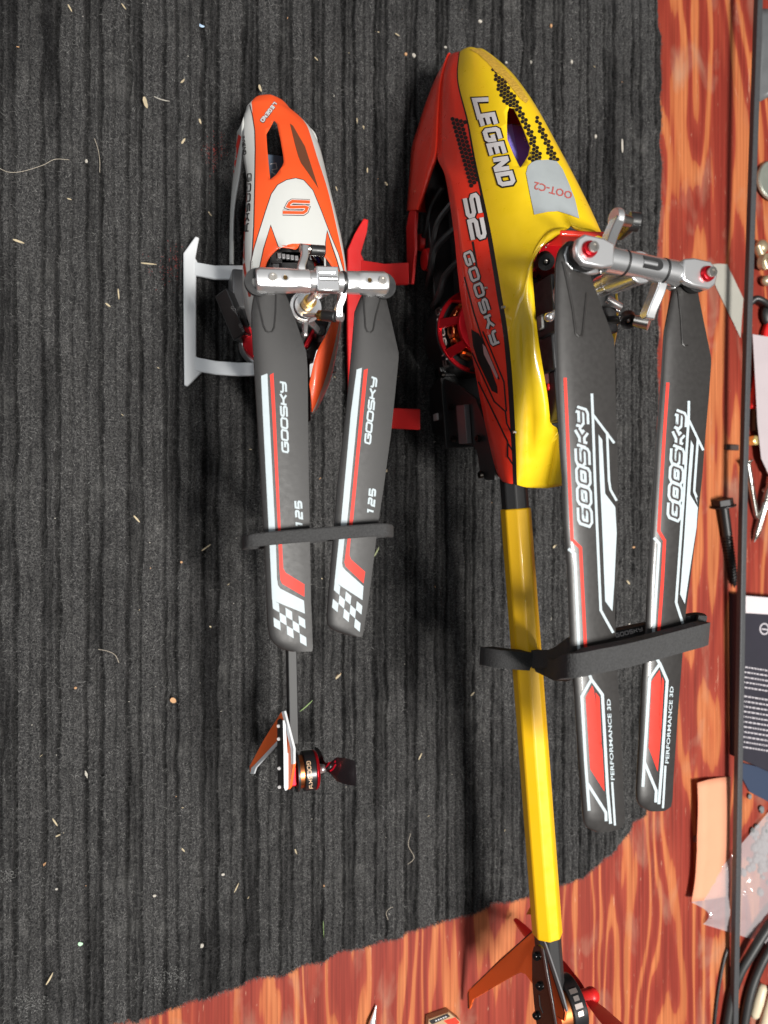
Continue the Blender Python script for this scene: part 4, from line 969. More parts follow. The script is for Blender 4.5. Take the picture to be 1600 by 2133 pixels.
for t in (0, .3, .6, .85): cols.append(lerpc(cL1, cL0, t, .5)); kinds.append(0)
cols.append(cL0); kinds.append(1)
for t in (.12, .3, .5, .7, .86, 1.0):
    c = []
    for p, q in zip(cL0, cV4):
        f = p.lerp(q, t); c.append(Vector((f.x, f.y, f.z + .9 * 4 * t * (1 - t) * min(1, (p - q).length / 14))))
    cols.append(c); kinds.append(1)
full = cols + [[Vector((p.x, -p.y, p.z)) for p in c] for c in reversed(cols)]
full = [[Vector((p.x, p.y + skew(p.x), p.z)) for p in c] for c in full]
km = kinds[:-1] + [1] + list(reversed(kinds[:-1]))
canopy1 = shell_mesh('canopy', H1, full, lambda k, i: km[k], [WHITE, ORANGE], small, 0.7, keep=lambda k, i: k != len(cols) - 1)
bake(canopy1); canopy1['label'] = 'orange canopy with white shield, white sides and two front windows'
# chin strap under the nose: thin white lower rim
lowr = [Vector((a1 - 3, 0, 16)), Vector((a1 - 6, -8, 16)), Vector((L0[3].x, -14, 16)), Vector((H1.onz(497, 279, 17).x, -15.6, 17)), Vector((H1.onz(483, 347, 17).x, -18, 17)), Vector((H1.onz(477, 441, 17).x, -20, 17)), Vector((H1.onz(475, 550, 15).x, -20.6, 15))]
topr = [L1[0].copy(), L1[1].copy(), L1[3].copy(), L1[4].copy(), Vector((L1[5].x - 6, -16.8, 25)), Vector((H1.onz(484, 441, 20).x, -19.0, 20)), Vector((H1.onz(482, 550, 18).x, -19.6, 18))]
cl, ct_ = crom(lowr, 6), crom(topr, 6)
for sg in (1, -1):
    cc = [[Vector((p.x, p.y * sg + skew(p.x), p.z)) for p in lerpc(cl, ct_, t)] for t in (0, .33, .66, 1)]
    o = shell_mesh('canopy_chin', H1, cc, lambda k, i: 0, [WHITE], small, .6); bake(o)
    if sg == 1: chin1 = o
tch = bvh_of(chin1)
decal('red_flash', [[[(497, 280), (503, 285), (497, 312), (490, 350), (485, 372), (486, 350), (489, 320)]]], tch, PRINTR, chin1, maxlen=8)
# windows
W1 = [(571, 251), (577, 258), (584, 290), (590, 325), (591, 338), (588, 346), (575, 364), (563, 374), (560, 345), (557, 310), (555, 280), (563, 266)]
W2 = [(604, 258), (610, 262), (635, 305), (648, 345), (664, 395), (660, 388), (640, 358), (627, 340), (621, 325), (614, 300)]
cut_window(canopy1, W1, 3, 3)
T1 = bvh_of(canopy1)
decal('dark_window_film', [[W2]], T1, mat('brown_film', (0.14, 0.055, 0.03), rough=.3), canopy1, lift=.12)
SH = [(616, 372), (597, 376), (579, 386), (566, 405), (554, 441), (541, 482), (530, 519), (524, 547), (522, 578), (536, 578), (540, 557), (548, 519), (564, 468), (582, 518), (588, 515), (600, 510), (610, 508), (629, 508), (645, 509), (660, 512), (677, 520), (677, 506), (681, 479), (692, 512), (702, 541), (709, 566), (715, 566), (704, 529), (688, 491), (669, 441), (651, 397), (632, 376)]
decal('shield_outline', [strip(SH[:15], 3.6), strip(SH[20:], 3.6), strip([SH[-1], SH[0]], 3.6)], T1, mat('dark_line', (.05, .02, .02), rough=.5), canopy1, lift=.10, maxlen=9)
decal('white_shield', [[SH]], T1, WHITE, canopy1, lift=.16, maxlen=7)
lgx = lambda x, y: (360 + x * .3125, 160 + y * .3125)
lo_ = [[lgx(908, 838), lgx(793, 834), lgx(772, 862), lgx(770, 872), lgx(893, 868)], [lgx(893, 868), lgx(878, 905), lgx(862, 911), lgx(738, 907)]]
lo_ = [[lgx(912, 838), lgx(797, 834), lgx(778, 846), lgx(766, 868), lgx(780, 873), lgx(880, 871), lgx(894, 877), lgx(886, 898), lgx(868, 910), lgx(733, 908)]]
decal('emblem_outline', [strip(l, 12.0) for l in lo_], T1, mat('dark_line', (.05, .02, .02)), canopy1, lift=.24, maxlen=9)
decal('emblem_gap', [strip(l, 9.2) for l in lo_], T1, WHITE, canopy1, lift=.30, maxlen=9)
decal('emblem', [strip(l, 6.2) for l in lo_], T1, ORANGE, canopy1, lift=.36, maxlen=9)
l1 = letters('LEGEND', (572, 213), (-4.9, 6.6), (5.2, 3.8), w=.66)
decal('lettering_outline', strokes(l1, 4.2), T1, mat('dark_line', (.05, .02, .02)), canopy1, lift=.10)
decal('lettering', strokes(l1, 2.4), T1, LETTERW, canopy1, lift=.2)
g1 = letters('GOOSKY', (516, 360), (-.9, 20.8), (8, -.5), w=.74)
decal('side_lettering', strokes(g1, 2.4), T1, BLACKP, canopy1, lift=.10)
decal('side_lettering', strokes(letters('LEGEND', (503, 276), (.9, 8.0), (5, -2), w=.7), 1.7), T1, BLACKP, canopy1, lift=.10)
decal('crease_line', [strip([(519, 211), (526, 240), (531, 272), (532, 310), (531, 379), (529, 472), (525, 540)], 1.8)], T1, mat('dark_line', (.05, .02, .02)), canopy1, lift=.10)
decal('side_stripe', [strip([(513, 400), (510, 450), (507, 505), (508, 545), (513, 580), (521, 618)], 5)], T1, mat('brick_red_print', (.42, .04, .02), rough=.45), canopy1, lift=.10)
# ---- skids
def skid1():
    zt = 3.0
    rail = [(407, 494), (415, 497), (407, 538), (412, 545), (409, 575), (409, 741), (412, 745), (424, 772), (391, 805), (384, 802), (383, 700), (382, 527)]
    for sgn in (-1, 1):
        pts = []
        for x, y in rail:
            l = H1.onz(x, y, zt); pts.append(H1.W(l.x, l.y if sgn < 0 else -l.y * .5, zt + (1.2 if y < 515 else 0)))
        mb = MB(); mb.prism(pts, (0, 0, -2.2)); build('skid_rail', mb, WHITEPL, small, bevel=.45)
        for (y0, y1, x1, yy0, yy1) in ((545, 573, 494, 552, 582), (743, 772, 497, 755, 783)):
            A, B, C, D = [H1.onz(x, y, z) for x, y, z in ((405, y0, zt - .05), (405, y1, zt - .05), (x1, yy0, 15), (x1, yy1, 15))]
            vs = []
            m0, m1 = A.lerp(C, .5), B.lerp(D, .5); m0.z = m1.z = 6.5
            for p, q in ((A, B), (m0, m1), (C, D), (C + Vector((0, 9, 3)), D + Vector((0, 9, 3)))):
                k_ = 1 if sgn < 0 else -.5; w0 = H1.W(p.x, k_ * p.y, p.z); w1 = H1.W(q.x, k_ * q.y, q.z); vs += [w0, w1, w1 - Vector((0, 0, 1.7)), w0 - Vector((0, 0, 1.7))]
            mb = MB(); mb.add(vs, [(i * 4 + k, i * 4 + (k + 1) % 4, (i + 1) * 4 + (k + 1) % 4, (i + 1) * 4 + k) for i in range(3) for k in range(4)] + [(3, 2, 1, 0), (12, 13, 14, 15)])
            build('skid_leg', mb, WHITEPL, small, bevel=.35)
skid1()
# ---- frame, battery, electronics
mb = MB(); mb.box(H1.W(8, 0, 32), H1.f * 46, H1.r * 5.5, (0, 0, 16)); build('main_frame', mb, DARK, small, bevel=1)
mb = MB(); mb.box(H1.W(14, 0, 16), H1.f * 48, H1.r * 9, (0, 0, 1.0)); build('tray', mb, CARBON, small, bevel=.3)
c = H1.onz(487, 650, 33)
mb = MB(); ya = math.radians(22); f = H1.f * math.cos(ya) - H1.r * math.sin(ya); r = H1.r * math.cos(ya) + H1.f * math.sin(ya)
mb.box(H1.W(c.x, c.y + 1.0, 26), f * 9.3, r * 2.2 + Vector((0, 0, 3.5)), Vector((0, 0, 6.5)) - r * 2.6); esc = build('receiver_box', mb, mat('satin_black', (.02, .02, .021), rough=.35), small, bevel=.7)
te = bvh_of(esc)
for s_, o0, ad, uu_ in (('GOOSKY', (480, 640), (4.0, 4.6), (5, -4)), ('0510', (497, 676), (2.4, 4.4), (5, -3))):
    decal('box_lettering', [typeset(s_, o0, Vector(ad) * len(s_) * .9, uu_)], te, mat('grey_print', (.28, .28, .28), rough=.5), esc)
mb = MB(); cm = H1.onz(512, 712, 20); mb.frustum(H1.W(cm.x, -9, 12), H1.W(cm.x, -9, 22), 8.2, 8.2, 32); mo = build('main_motor', mb, ALU, small, bevel=.5)
mb = MB(); mb.ring(H1.W(cm.x - 1, -9, 24.5), (0, 0, 1), 8.0, 4, 3, 32); build('motor_ring', mb, REDANO, mo, bevel=.3)
mb = MB(); c2 = H1.onz(480, 612, 18); mb.box(H1.W(c2.x, c2.y + 6, 18), H1.f * 8, H1.r * 6, (0, 0, 8)); build('battery_pack', mb, mat('grey_wrap', (.10, .10, .105), rough=.35), small, bevel=1)
def bx1(name, px, py, z, sa, sb, sz, m, bev=.4, rz=0.0):
    l = H1.onz(px, py, z); mb = MB(); c, s = math.cos(rz), math.sin(rz); f = H1.f * c + H1.r * s; r = H1.r * c - H1.f * s
    mb.box(H1.W(l.x, l.y, z - sz), f * sa, r * sb, (0, 0, sz)); return build(name, mb, m, small, bevel=bev)
bx1('circuit_board', 600, 536, 48, 2.2, 6.6, 1.0, DARK, .2, -.08)
for k in range(5): bx1('header_pin', 582 + k * 9, 532 + k * 1.3, 49.4, .9, .7, .7, mat('pin_grey', (.32, .32, .33), rough=.35, metal=.6), .15, -.08)
bx1('servo', 595, 556, 47, 3.2, 5.0, 5, mat('servo_grey', (.10, .10, .105), rough=.55)); bx1('servo', 655, 560, 45, 3.5, 4, 5, DARK)
bx1('servo', 640, 720, 50, 5, 4, 5, DARK, .5, .3); bx1('gear_case', 655, 690, 46, 6, 4, 6, DARK, .5, .4)
bx1('red_spacer', 646, 705, 52, 4, 1.0, 1, REDANO, .3, .5)
for (p0, p1, p2, col) in (((655, 530), (664, 545), (660, 560), (.02, .04, .5)), ((650, 535), (657, 552), (652, 566), (.5, .02, .02)), ((660, 530), (670, 548), (668, 566), (.02, .02, .02)), ((575, 560), (585, 550), (600, 566), (.3, .02, .02))):
    mb = MB(); mb.tube(crom([U(*p0, 40), U(*p1, 45), U(*p2, 38)], 5), .6, 6); build('servo_wire', mb, mat('wire_%d' % int(col[0] * 100 + col[2] * 1000), col, rough=.4), small)
mb = MB(); c = H1.onz(565, 360, 30); mb.box(H1.W(c.x, c.y + 2, 26), H1.f * 7, H1.r * 5, (0, 0, 5)); bt = build('battery_plug', mb, mat('blue_grey', (.10, .14, .2), rough=.3), small, bevel=.5)
decal('plug_label', [strip([(563, 342), (575, 340), (577, 352), (566, 354)], 2), strip([(566, 358), (574, 364)], 2)], bvh_of(bt), LETTERW, bt)
bx1('canopy_pin', 690, 768, 47, 1.3, 2.2, 1.3, DARK, .5)
# ---- mast, swashplate
mb = MB(); mb.frustum(H1.W(0, 0, 40), H1.W(0, 0, 97), 1.5, 1.5, 18); build('rotor_mast', mb, STEEL, small)
mb = MB(); mb.ring(H1.W(0, 0, 67), (0, 0, 1), 5.6, 4.5, 2.2, 32); mb.ring(H1.W(0, 0, 68.5), (0, 0, 1), 4.2, 1.8, 2.6, 28)
for a in (math.pi, math.pi + 1.0, .6, -1.9):
    d = H1.f * math.cos(a) + H1.r * math.sin(a); mb.frustum(H1.W(0, 0, 67) + d * 5, H1.W(0, 0, 66) + d * 9.0, 1.1, .8, 10); mb.ball(H1.W(0, 0, 66) + d * 9.3, 1.1, 10)
build('swashplate', mb, ALUP, small)
mb = MB(); mb.ring(H1.W(0, 0, 73), (0, 0, 1), 2.3, 1.5, 4.5, 24); build('brass_collar', mb, BRASS, small)
mb = MB(); mb.band([U(640, 664, 68), U(652, 676, 66), U(664, 690, 62)], (0, 0, .8), 2.4); build('follower_arm', mb, ALUP, small, bevel=.3)
mb = MB(); mb.frustum(U(633, 680, 64), U(635, 700, 55), .8, .7, 10); build('push_rod', mb, ALU, small)
mb = MB(); mb.frustum(U(668, 688, 60), U(662, 704, 50), 2.2, 1.9, 14); build('ball_link', mb, DARK, small, bevel=.4)
# ---- head
Z1 = 96.0
hl, hr = U(532, 583, Z1), U(806, 591, Z1); e1 = (hr - hl).normalized(); up1 = Vector((0, 0, 1)); n1 = up1.cross(e1)
def S1(t, n=0.0, h=0.0): return hl.lerp(hr, t) + n1 * n + up1 * h
mb = MB(); mb.frustum(S1(.395), S1(.665), 3.3, 3.3, 30, ref=up1); hub1 = build('rotor_hub', mb, ALU, small, bevel=.3)
mb = MB(); mb.box(S1(.52, 0, 2.0), e1 * 3.6, n1 * 3.9, up1 * 1.6); build('hub_block', mb, ALUP, hub1, bevel=.4)
mb = MB(); mb.frustum(S1(.455, 0, 3.3), S1(.585, 0, 3.3), .85, .85, 14); mb.frustum(S1(.455, 1.9, 3.2), S1(.575, 1.9, 3.2), .5, .5, 10); build('spindle', mb, ALUP, hub1)
mb = MB(); mb.ring(S1(.655), e1, 3.55, 2.5, .8, 30); build('hub_ring', mb, DARK, hub1)
mb = MB(); mb.frustum(S1(.53, 0, -2), S1(.53, 0, -11), 3.4, 2.2, 22); build('hub_yoke', mb, ALUP, hub1)
for s, (t0, t1) in ((0, (.395, 0.0)), (1, (.67, 1.0))):
    mb = MB(); oc = 12
    tt = [t0, t0 + (t1 - t0) * .3, t0 + (t1 - t0) * .42, t0 + (t1 - t0) * .93, t1]; rr = [3.55, 3.6, 3.75, 3.75, 3.2]; vs = []
    for t, r_ in zip(tt, rr):
        for k in range(oc):
            a = 2 * math.pi * (k + .5) / oc; h = min(r_ * math.cos(a), 2.95 if t not in (t0,) else 3.6); vs.append(S1(t, r_ * math.sin(a), h))
    fs = [(i * oc + k, i * oc + (k + 1) % oc, (i + 1) * oc + (k + 1) % oc, (i + 1) * oc + k) for i in range(4) for k in range(oc)] + [tuple(range(oc - 1, -1, -1)), tuple(range(4 * oc, 5 * oc))]
    mb.add(vs, fs); g = build('blade_grip', mb, ALU, hub1, bevel=.3, angle=25)
    ts, th = (.115, .205) if s == 0 else (.94, .84)
    screw(small, S1(ts, 0, 3.75), up1, 1.25, .9)
    mb = MB(); mb.ring(S1(th, 0, 3.0), up1, 1.15, .75, .4, 20); gh = build('grip_hole_rim', mb, ALUP, g)
    mb = MB(); mb.frustum(S1(th, 0, 2.8), S1(th, 0, 3.02), .8, .8, 18); build('grip_hole', mb, mat('dark_brass', (.10, .06, .02), rough=.35, metal=.8), gh)
    mb = MB(); mb.ring(S1(.025 if s == 0 else .975, -.4, -1.2), up1, 4.3, 2, 1.6, 28); build('root_washer', mb, DARK, g)
def arm1(pts, w, h):
    mb = MB(); mb.band(crom([Vector(p) for p in pts], 4), (0, 0, h), w); return build('pitch_arm', mb, ALU, hub1, bevel=.35)
arm1([U(630, 572, 95), U(628, 555, 95), U(634, 535, 94), U(635, 512, 93)], 2.2, 1.5)
arm1([U(713, 604, 95), U(713, 622, 94), U(706, 640, 93), U(705, 664, 92)], 2.2, 1.5)
mb = MB(); mb.frustum(U(646, 521, 90), U(677, 523, 90), 1.75, 1.75, 16); build('ball_link', mb, DARK, small, bevel=.3)
mb = MB(); mb.frustum(U(625, 516, 92), U(646, 519, 92), 1.3, 1.3, 14); build('arm_ball', mb, STEEL, hub1)
mb = MB(); mb.frustum(U(700, 660, 92), U(672, 657, 88), 1.75, 1.75, 16); lk = build('ball_link', mb, DARK, small, bevel=.3)
mb = MB(); mb.ring(U(668, 657, 88), (U(700, 660, 92) - U(672, 657, 88)), 1.7, .9, 1.2, 18); build('link_ring', mb, BRASS, lk)
mb = MB(); mb.frustum(U(704, 660, 92), U(713, 661, 93), 1.5, 1.5, 14); build('arm_ball', mb, ALU, hub1)
mb = MB(); mb.frustum(U(660, 657, 86), U(634, 657, 72), .7, .7, 10); build('push_rod', mb, STEEL, small)
# ---- blades
B1L_l = [(545, 585), (535, 597), (527, 620), (523, 650), (524, 690), (531, 800), (540, 950), (548, 1100), (552, 1180), (557, 1300), (560, 1322), (567, 1338), (585, 1352), (605, 1357)]
B1L_r = [(565, 585), (583, 597), (598, 618), (620, 680), (638, 732), (641, 770), (642, 900), (645, 1100), (648, 1250), (651, 1330), (652, 1350), (650, 1357)]
B1R_l = [(775, 592), (760, 602), (748, 625), (738, 650), (735, 690), (720, 860), (702, 1010), (695, 1100), (684, 1230), (680, 1285), (681, 1300), (690, 1312), (720, 1322), (740, 1326)]
B1R_r = [(798, 592), (802, 612), (818, 680), (831, 738), (829, 760), (815, 900), (800, 1010), (788, 1090), (768, 1250), (758, 1312), (755, 1326)]
b1l = rotor_blade(small, B1L_l, B1L_r, 94, 91, 2.4, BLADE, [585, 590, 596] + rows(602, 1357, 12), 'nearer folded main blade of the small helicopter', twist=-.2)
b1r = rotor_blade(small, B1R_l, B1R_r, 94, 90, 2.4, BLADE, [592, 597] + rows(603, 1326, 12), 'outer folded main blade of the small helicopter', twist=-.2)
tL, tR = bvh_of(b1l), bvh_of(b1r)
laid_tube('root_rib', [(534, 612), (541, 645), (549, 680), (554, 690), (560, 693), (567, 691), (571, 682), (574, 650), (575, 614)], tL, .3, BLADE, b1l, .08)
laid_tube('root_rib', [(757, 616), (759, 650), (761, 682), (765, 691), (772, 693), (777, 688), (782, 660), (794, 616)], tR, .3, BLADE, b1r, .08)
Zx = lambda x, y: (480 + x * .25, 860 + y * .25)
def checker(tree, blade, cell0, du, dv, body):
    o_, du, dv = Vector(cell0), Vector(du), Vector(dv); polys = [[body]]
    for (c, r) in ((0, 0), (2, 0), (4, 0), (1, 1), (3, 1), (0, 2), (2, 2), (4, 2)):
        p = o_ + du * c + dv * r; polys.append([[p, p + du, p + du + dv, p + dv]])
    return polys
whiteL = [(544, 783), (557, 778), (561, 860), (573, 1098), (575, 1140), (577, 1205), (579, 1219), (584, 1226), (633, 1251), (635, 1278), (567, 1250), (562, 1137), (559.5, 1095), (547.5, 860)]
redL = [(562.5, 781), (569.5, 777), (574, 860), (584.5, 1100), (587.5, 1135), (590, 1184), (595, 1193), (634, 1217), (634, 1243), (588, 1216), (584, 1208), (582, 1182), (579, 1100), (567, 860)]
decal('white_stripe', checker(tL, b1l, (567.5, 1249), (13.5, 8.3), (1.2, 18.5), whiteL), tL, PRINTW, b1l, maxlen=16)
decal('red_stripe', [[redL]], tL, PRINTR, b1l, maxlen=16)
whiteR = [(743, 770), (754, 766), (745, 860), (722.5, 1094), (717.5, 1125), (712.5, 1172), (714, 1181), (719, 1187), (757, 1221), (755, 1250), (697, 1212), (706, 1125), (710, 1094), (731, 860)]
redR = [(758, 771), (766, 768), (757, 860), (734.5, 1094), (730, 1125), (727.5, 1156), (731, 1165), (760.5, 1191), (757, 1215), (720, 1180), (717.5, 1171), (724, 1125), (727.5, 1094), (750, 860)]
decal('white_stripe', checker(tR, b1r, (697.5, 1211), (11.4, 10.2), (-1.9, 18.0), whiteR), tR, PRINTW, b1r, maxlen=16)
decal('red_stripe', [[redR]], tR, PRINTR, b1r, maxlen=16)
decal('lettering', strokes(letters('GOOSKY', (600.5, 945), Vector((-5.5, -149)) / 6, (-12, .3), w=.80, slant=.12), 4.0), tL, PRINTW, b1l, maxlen=16)
decal('lettering', strokes(letters('125', (630.5, 1104), (-1.2, -20.5), (-12, .3), w=.66, slant=.14), 4.2), tL, PRINTW, b1l, maxlen=16)
decal('lettering', strokes(letters('GOOSKY', (770.5, 927), Vector((14, -140)) / 6, (-11, -.8), w=.80, slant=.12), 3.8), tR, PRINTW, b1r, maxlen=16)
decal('lettering', strokes(letters('125', (777, 1077), (1.6, -19.8), (-11.5, -.8), w=.66, slant=.14), 4.0), tR, PRINTW, b1r, maxlen=16)
# ---- tail
zb = 40
A, B = H1.onz(604, 900, zb), H1.onz(609, 1552, zb); bb = (A.y + B.y) / 2
mb = MB(); mb.box(H1.W((A.x + B.x) / 2, bb, zb - 2.6), H1.f * abs(A.x - B.x) / 2, H1.r * 1.8, (0, 0, 2.6)); boom1 = build('tail_boom', mb, BOOMC, small, bevel=.35)
FIN1 = [(585, 1484), (590, 1482), (594, 1490), (606, 1545), (612, 1590), (604, 1640), (600, 1645), (595, 1640), (588, 1560), (576, 1545), (528, 1598), (526, 1607), (521, 1610), (520, 1596), (548, 1543)]
zf1 = lambda x, y: float(np.interp(x, [518, 576, 590, 615], [2.0, 32, 40, 48]))
fin1 = zplate('tail_fin', FIN1, zf1, H1.r * 1.0 - Vector((0, 0, .4)), mat('orange_fin_small', (.92, .15, .025), rough=.45), small, label='orange tail fin with white edges reaching down to the carpet')
zplate('fin_white_edge', [(586, 1482), (592, 1481), (612, 1560), (612, 1592), (606, 1592), (605, 1560)], lambda x, y: zf1(x, y) + .6, H1.r * .9 - Vector((0, 0, .5)), WHITEPL, small, .2)
zplate('fin_white_edge', [(577, 1543), (578, 1551), (533, 1600), (529, 1612), (521, 1612), (523, 1599), (527, 1596)], lambda x, y: zf1(x, y) + .5, H1.r * .7 - Vector((0, 0, .4)), WHITEPL, small, .2)
zs1 = lambda x, y: float(np.interp(x, [575, 592], [37, 43]))
sp1 = zplate('tail_side_plate', [(577, 1501), (581, 1497), (586, 1503), (588, 1560), (590, 1640), (584, 1645), (578, 1640), (577, 1570)], zs1, H1.r * 1.0 - Vector((0, 0, .3)), DARK, small, .25)
zplate('fin_white_edge', [(589, 1500), (592, 1510), (596, 1570), (600, 1568), (600, 1642), (594, 1648), (591, 1640), (590, 1560)], lambda x, y: 43.5, H1.r * .8 - Vector((0, 0, .5)), WHITEPL, small, .2)
for y in (1512, 1539, 1600, 1639):
    x = 581 + (y - 1512) * .016; l = U(x, y, zs1(x, y)); mb = MB(); nd = (H1.r * -.7 + Vector((0, 0, .7))); mb.frustum(l, l + nd * .6, .75, .6, 12); build('plate_screw', mb, LETTERW, sp1)
l = H1.onz(611, 1616, 38); mb = MB(); mb.box(H1.W(l.x, l.y, l.z - 3), H1.f * 4.2, H1.r * 1.7, (0, 0, 4)); build('motor_mount', mb, REDANO, small, bevel=.8)
mb = MB(); mb.box(H1.W(l.x + 10, l.y - .5, l.z + .6), H1.f * 1.4, H1.r * .9, (0, 0, 1)); build('blue_wire_tie', mb, mat('blue_plastic', (.02, .18, .55), rough=.4), small, bevel=.3)
mc1 = H1.onz(640, 1607, 36); am = mc1.x; ob = mc1.y - 4.8
def TM(b, dz=0.0, da=0.0): return H1.W(am + da, ob + b, 35 + dz)
mb = MB(); mb.frustum(TM(.4), TM(3.8), 6.4, 6.4, 32); tmo = build('tail_motor', mb, COPPER, small)
mb = MB(); mb.frustum(TM(3.0), TM(7.6), 7.7, 7.7, 36); bell = build('tail_motor_bell', mb, mat('motor_black', (.02, .02, .022)), tmo, bevel=.4)
mb = MB(); mb.ring(TM(.6), H1.r, 7.6, 6.2, .9, 36); build('motor_ring', mb, DARK, tmo)
mb = MB(); mb.frustum(TM(7.6), TM(8.9), 7.9, 7.2, 36); build('motor_cap', mb, REDANO, tmo, bevel=.3)
decal('motor_lettering', strokes(letters('GOOSKY', (639, 1585), (1.0, 9.6), (7, -.4), w=.7), 1.8), bvh_of(bell), mat('bronze_print', (.55, .38, .25), rough=.4), bell)
mb = MB(); mb.frustum(TM(9.0), TM(12), 2.2, 1.6, 18); mb.ball(TM(10.8, 2, .5), 1.3, 12); build('tail_rotor_hub', mb, ALU, small)
c = TM(12.5, 0, .5)
for k, s in enumerate((1, -1)):
    mb = MB(); rings = []
    for f, w_, hh in ((-1, 1.4, 1.4), (3, 2.4, 1.4), (7, 4.8, 1.4), (11, 5.2, 1.2), (15, 5.2, 1.0), (18.0, 4.8, .7)):
        p = c + Vector((0, 0, s * f * .62)) + H1.r * (f * .52 if s > 0 else -f * .10); tw = .5
        a_ = H1.f * w_; b_ = (H1.r * hh)
        rings.append([p + a_, p + b_, p - a_, p - b_])
    vs = [q for r in rings for q in r]; mb.add(vs, [(i * 4 + j, i * 4 + (j + 1) % 4, (i + 1) * 4 + (j + 1) % 4, (i + 1) * 4 + j) for i in range(5) for j in range(4)] + [(3, 2, 1, 0), (20, 21, 22, 23)])
    pb = build('tail_rotor_blade', mb, mat('gloss_black_blade', (.010, .007, .008), rough=.25, coat=.6), small, angle=60)
    if s > 0:
        tp = bvh_of(pb)
        decal('red_crescent', [strip([(673, 1612), (677, 1600), (686, 1590), (700, 1586)], 4), strip([(688, 1606), (694, 1602), (700, 1592)], 3)], tp, mat('crimson_print', (.5, .005, .02), rough=.25), pb, maxlen=5)

# ================================================================== foam blade straps
def strap(name, pts, half_w, thick, label, n=5, side=None):
    mb = MB(); P3 = crom([U(*p) for p in pts], n); mb.band(P3, side if side is not None else Vector((0, half_w, 0)), thick); return mb
mb = strap('foam', [(510, 1132, 84), (518, 1128, 93), (540, 1124, 96), (600, 1118, 97), (700, 1110, 97), (780, 1104, 96.5), (806, 1104, 95), (814, 1107, 86)], 2.1, 2.0, '')
P_ = crom([U(*p) for p in ((512, 1131, 84), (560, 1128, 86), (690, 1114, 86), (812, 1106, 86))], 4)
mb.band(P_, Vector((0, 2.1, 0)), 2.0)
o = build('blade_strap', mb, FOAM, None, bevel=.5)
tag(o, 'narrow black foam strap across the blades of the small helicopter', 'strap', 'foam blade holders')
root = thing('blade_strap', 'thick black foam blade holder clipped round yellow boom and big blades', 'strap', U(1250, 1360, 0).to_tuple(), 'foam blade holders')
sd = Vector((-.05, 3.7, .5))
mb = strap('x', [(1008, 1368, 46), (1012, 1366, 54), (1040, 1370, 60), (1080, 1374, 61), (1118, 1378, 61), (1146, 1390, 70), (1162, 1396, 95), (1172, 1394, 120), (1190, 1386, 132), (1230, 1376, 134.5), (1290, 1364, 134.5), (1340, 1352, 134.5), (1400, 1336, 134), (1452, 1322, 133), (1466, 1318, 128)], 3, 3.4, '', side=sd)
build('upper_band', mb, FOAM, root, bevel=.7)
mb = strap('x', [(1100, 1372, 58), (1150, 1372, 74), (1180, 1356, 100), (1195, 1350, 117), (1240, 1344, 122), (1310, 1328, 122.5), (1400, 1310, 123), (1450, 1300, 124.5), (1462, 1306, 129)], 3, 2.6, '', side=sd)
lb = build('lower_band', mb, FOAM, root, bevel=.6)
decal('band_lettering', strokes(letters('GOOSKY', (1281, 1327), (9.5, -2.4), (-1.5, -7), w=.7), 2.2), bvh_of(lb), LETTERW, lb, lift=.3)

# ================================================================== clutter at the far edge of the bench
def flat(name, pts, th, m, label, cat, z0=BZ, zs=None, bevel=.1, group=None):
    mb = MB(); mb.prism([U(x, y, (zs[i] if zs else z0 + th)) for i, (x, y) in enumerate(pts)], (0, 0, -th)); o = build(name, mb, m, None, bevel=bevel); return tag(o, label, cat, group)
# thin black rod lying over the clutter
mb = MB(); R_ = [U(1582, -60, 15), U(1563, 500, 12), U(1549, 1000, 9), U(1540, 1500, 5), U(1528, 2190, 0)]
mb.band(crom(R_, 4), (1.7, 0, 0), 3.4); o = build('rod', mb, mat('rod_black', (.055, .056, .06), rough=.5, bump=(1500, .3, .1), var=.3, vscale=800), None, bevel=.5)
tag(o, 'long thin black rod lying along the far side of the bench', 'rod')
# lag screw
def wood_screw(name, p0, p1, r, m, label, head='hex', pitch=1.7, group=None):
    p0, p1 = Vector(p0), Vector(p1); d = (p1 - p0).normalized(); L = (p1 - p0).length; e = Vector((0, 0, 1)); x = (e - d * e.dot(d)).normalized(); y = d.cross(x)
    root = thing(name, label, 'screw', (p0.x, p0.y, p0.z), group); mb = MB()
    if head == 'hex': mb.frustum(p0 - d * r * 1.4, p0, r * 2.1, r * 2.1, 6); mb.frustum(p0, p0 + d * r * .35, r * 2.5, r * 2.5, 24)
    else: mb.frustum(p0 - d * .4, p0 + d * r * 1.2, r * 2.0, r * .9, 22)
    build('screw_head', mb, m, root, bevel=.3)
    mb = MB(); mb.frustum(p0, p0 + d * L * .36, r, r, 18); mb.frustum(p0 + d * L * .36, p0 + d * L * .9, r * .74, r * .62, 16); mb.frustum(p0 + d * L * .9, p1, r * .62, .1, 16); build('shank', mb, m, root)
    pts = []; n = int(L * .62 / pitch * 10)
    for i in range(n + 1):
        f = i / n; s = L * (.36 + .60 * f); a = 2 * math.pi * i / 10; rr = r * (.92 - .12 * f if f < .85 else .80 - 2.6 * (f - .85)); pts.append(p0 + d * s + x * rr * math.cos(a) + y * rr * math.sin(a))
    mb = MB(); mb.tube(pts, r * .2, 5); build('thread', mb, m, root)
    return root
wood_screw('lag_screw', U(1507, 1053, -.2), U(1530, 1225, -2.2), 2.6, mat('blackened_steel', (.03, .03, .031), rough=.45, metal=.6), 'black hex head lag screw beside the thin rod', 'hex')
ZINC = mat('zinc_screw', (.62, .62, .58), rough=.3, metal=1)
wood_screw('wood_screw', U(1556, 960, 1), U(1577, 1085, -2.3), 1.7, ZINC, 'bright zinc screw lying right against the rod, nearer the lag screw', 'csk', 1.4, 'loose zinc screws')
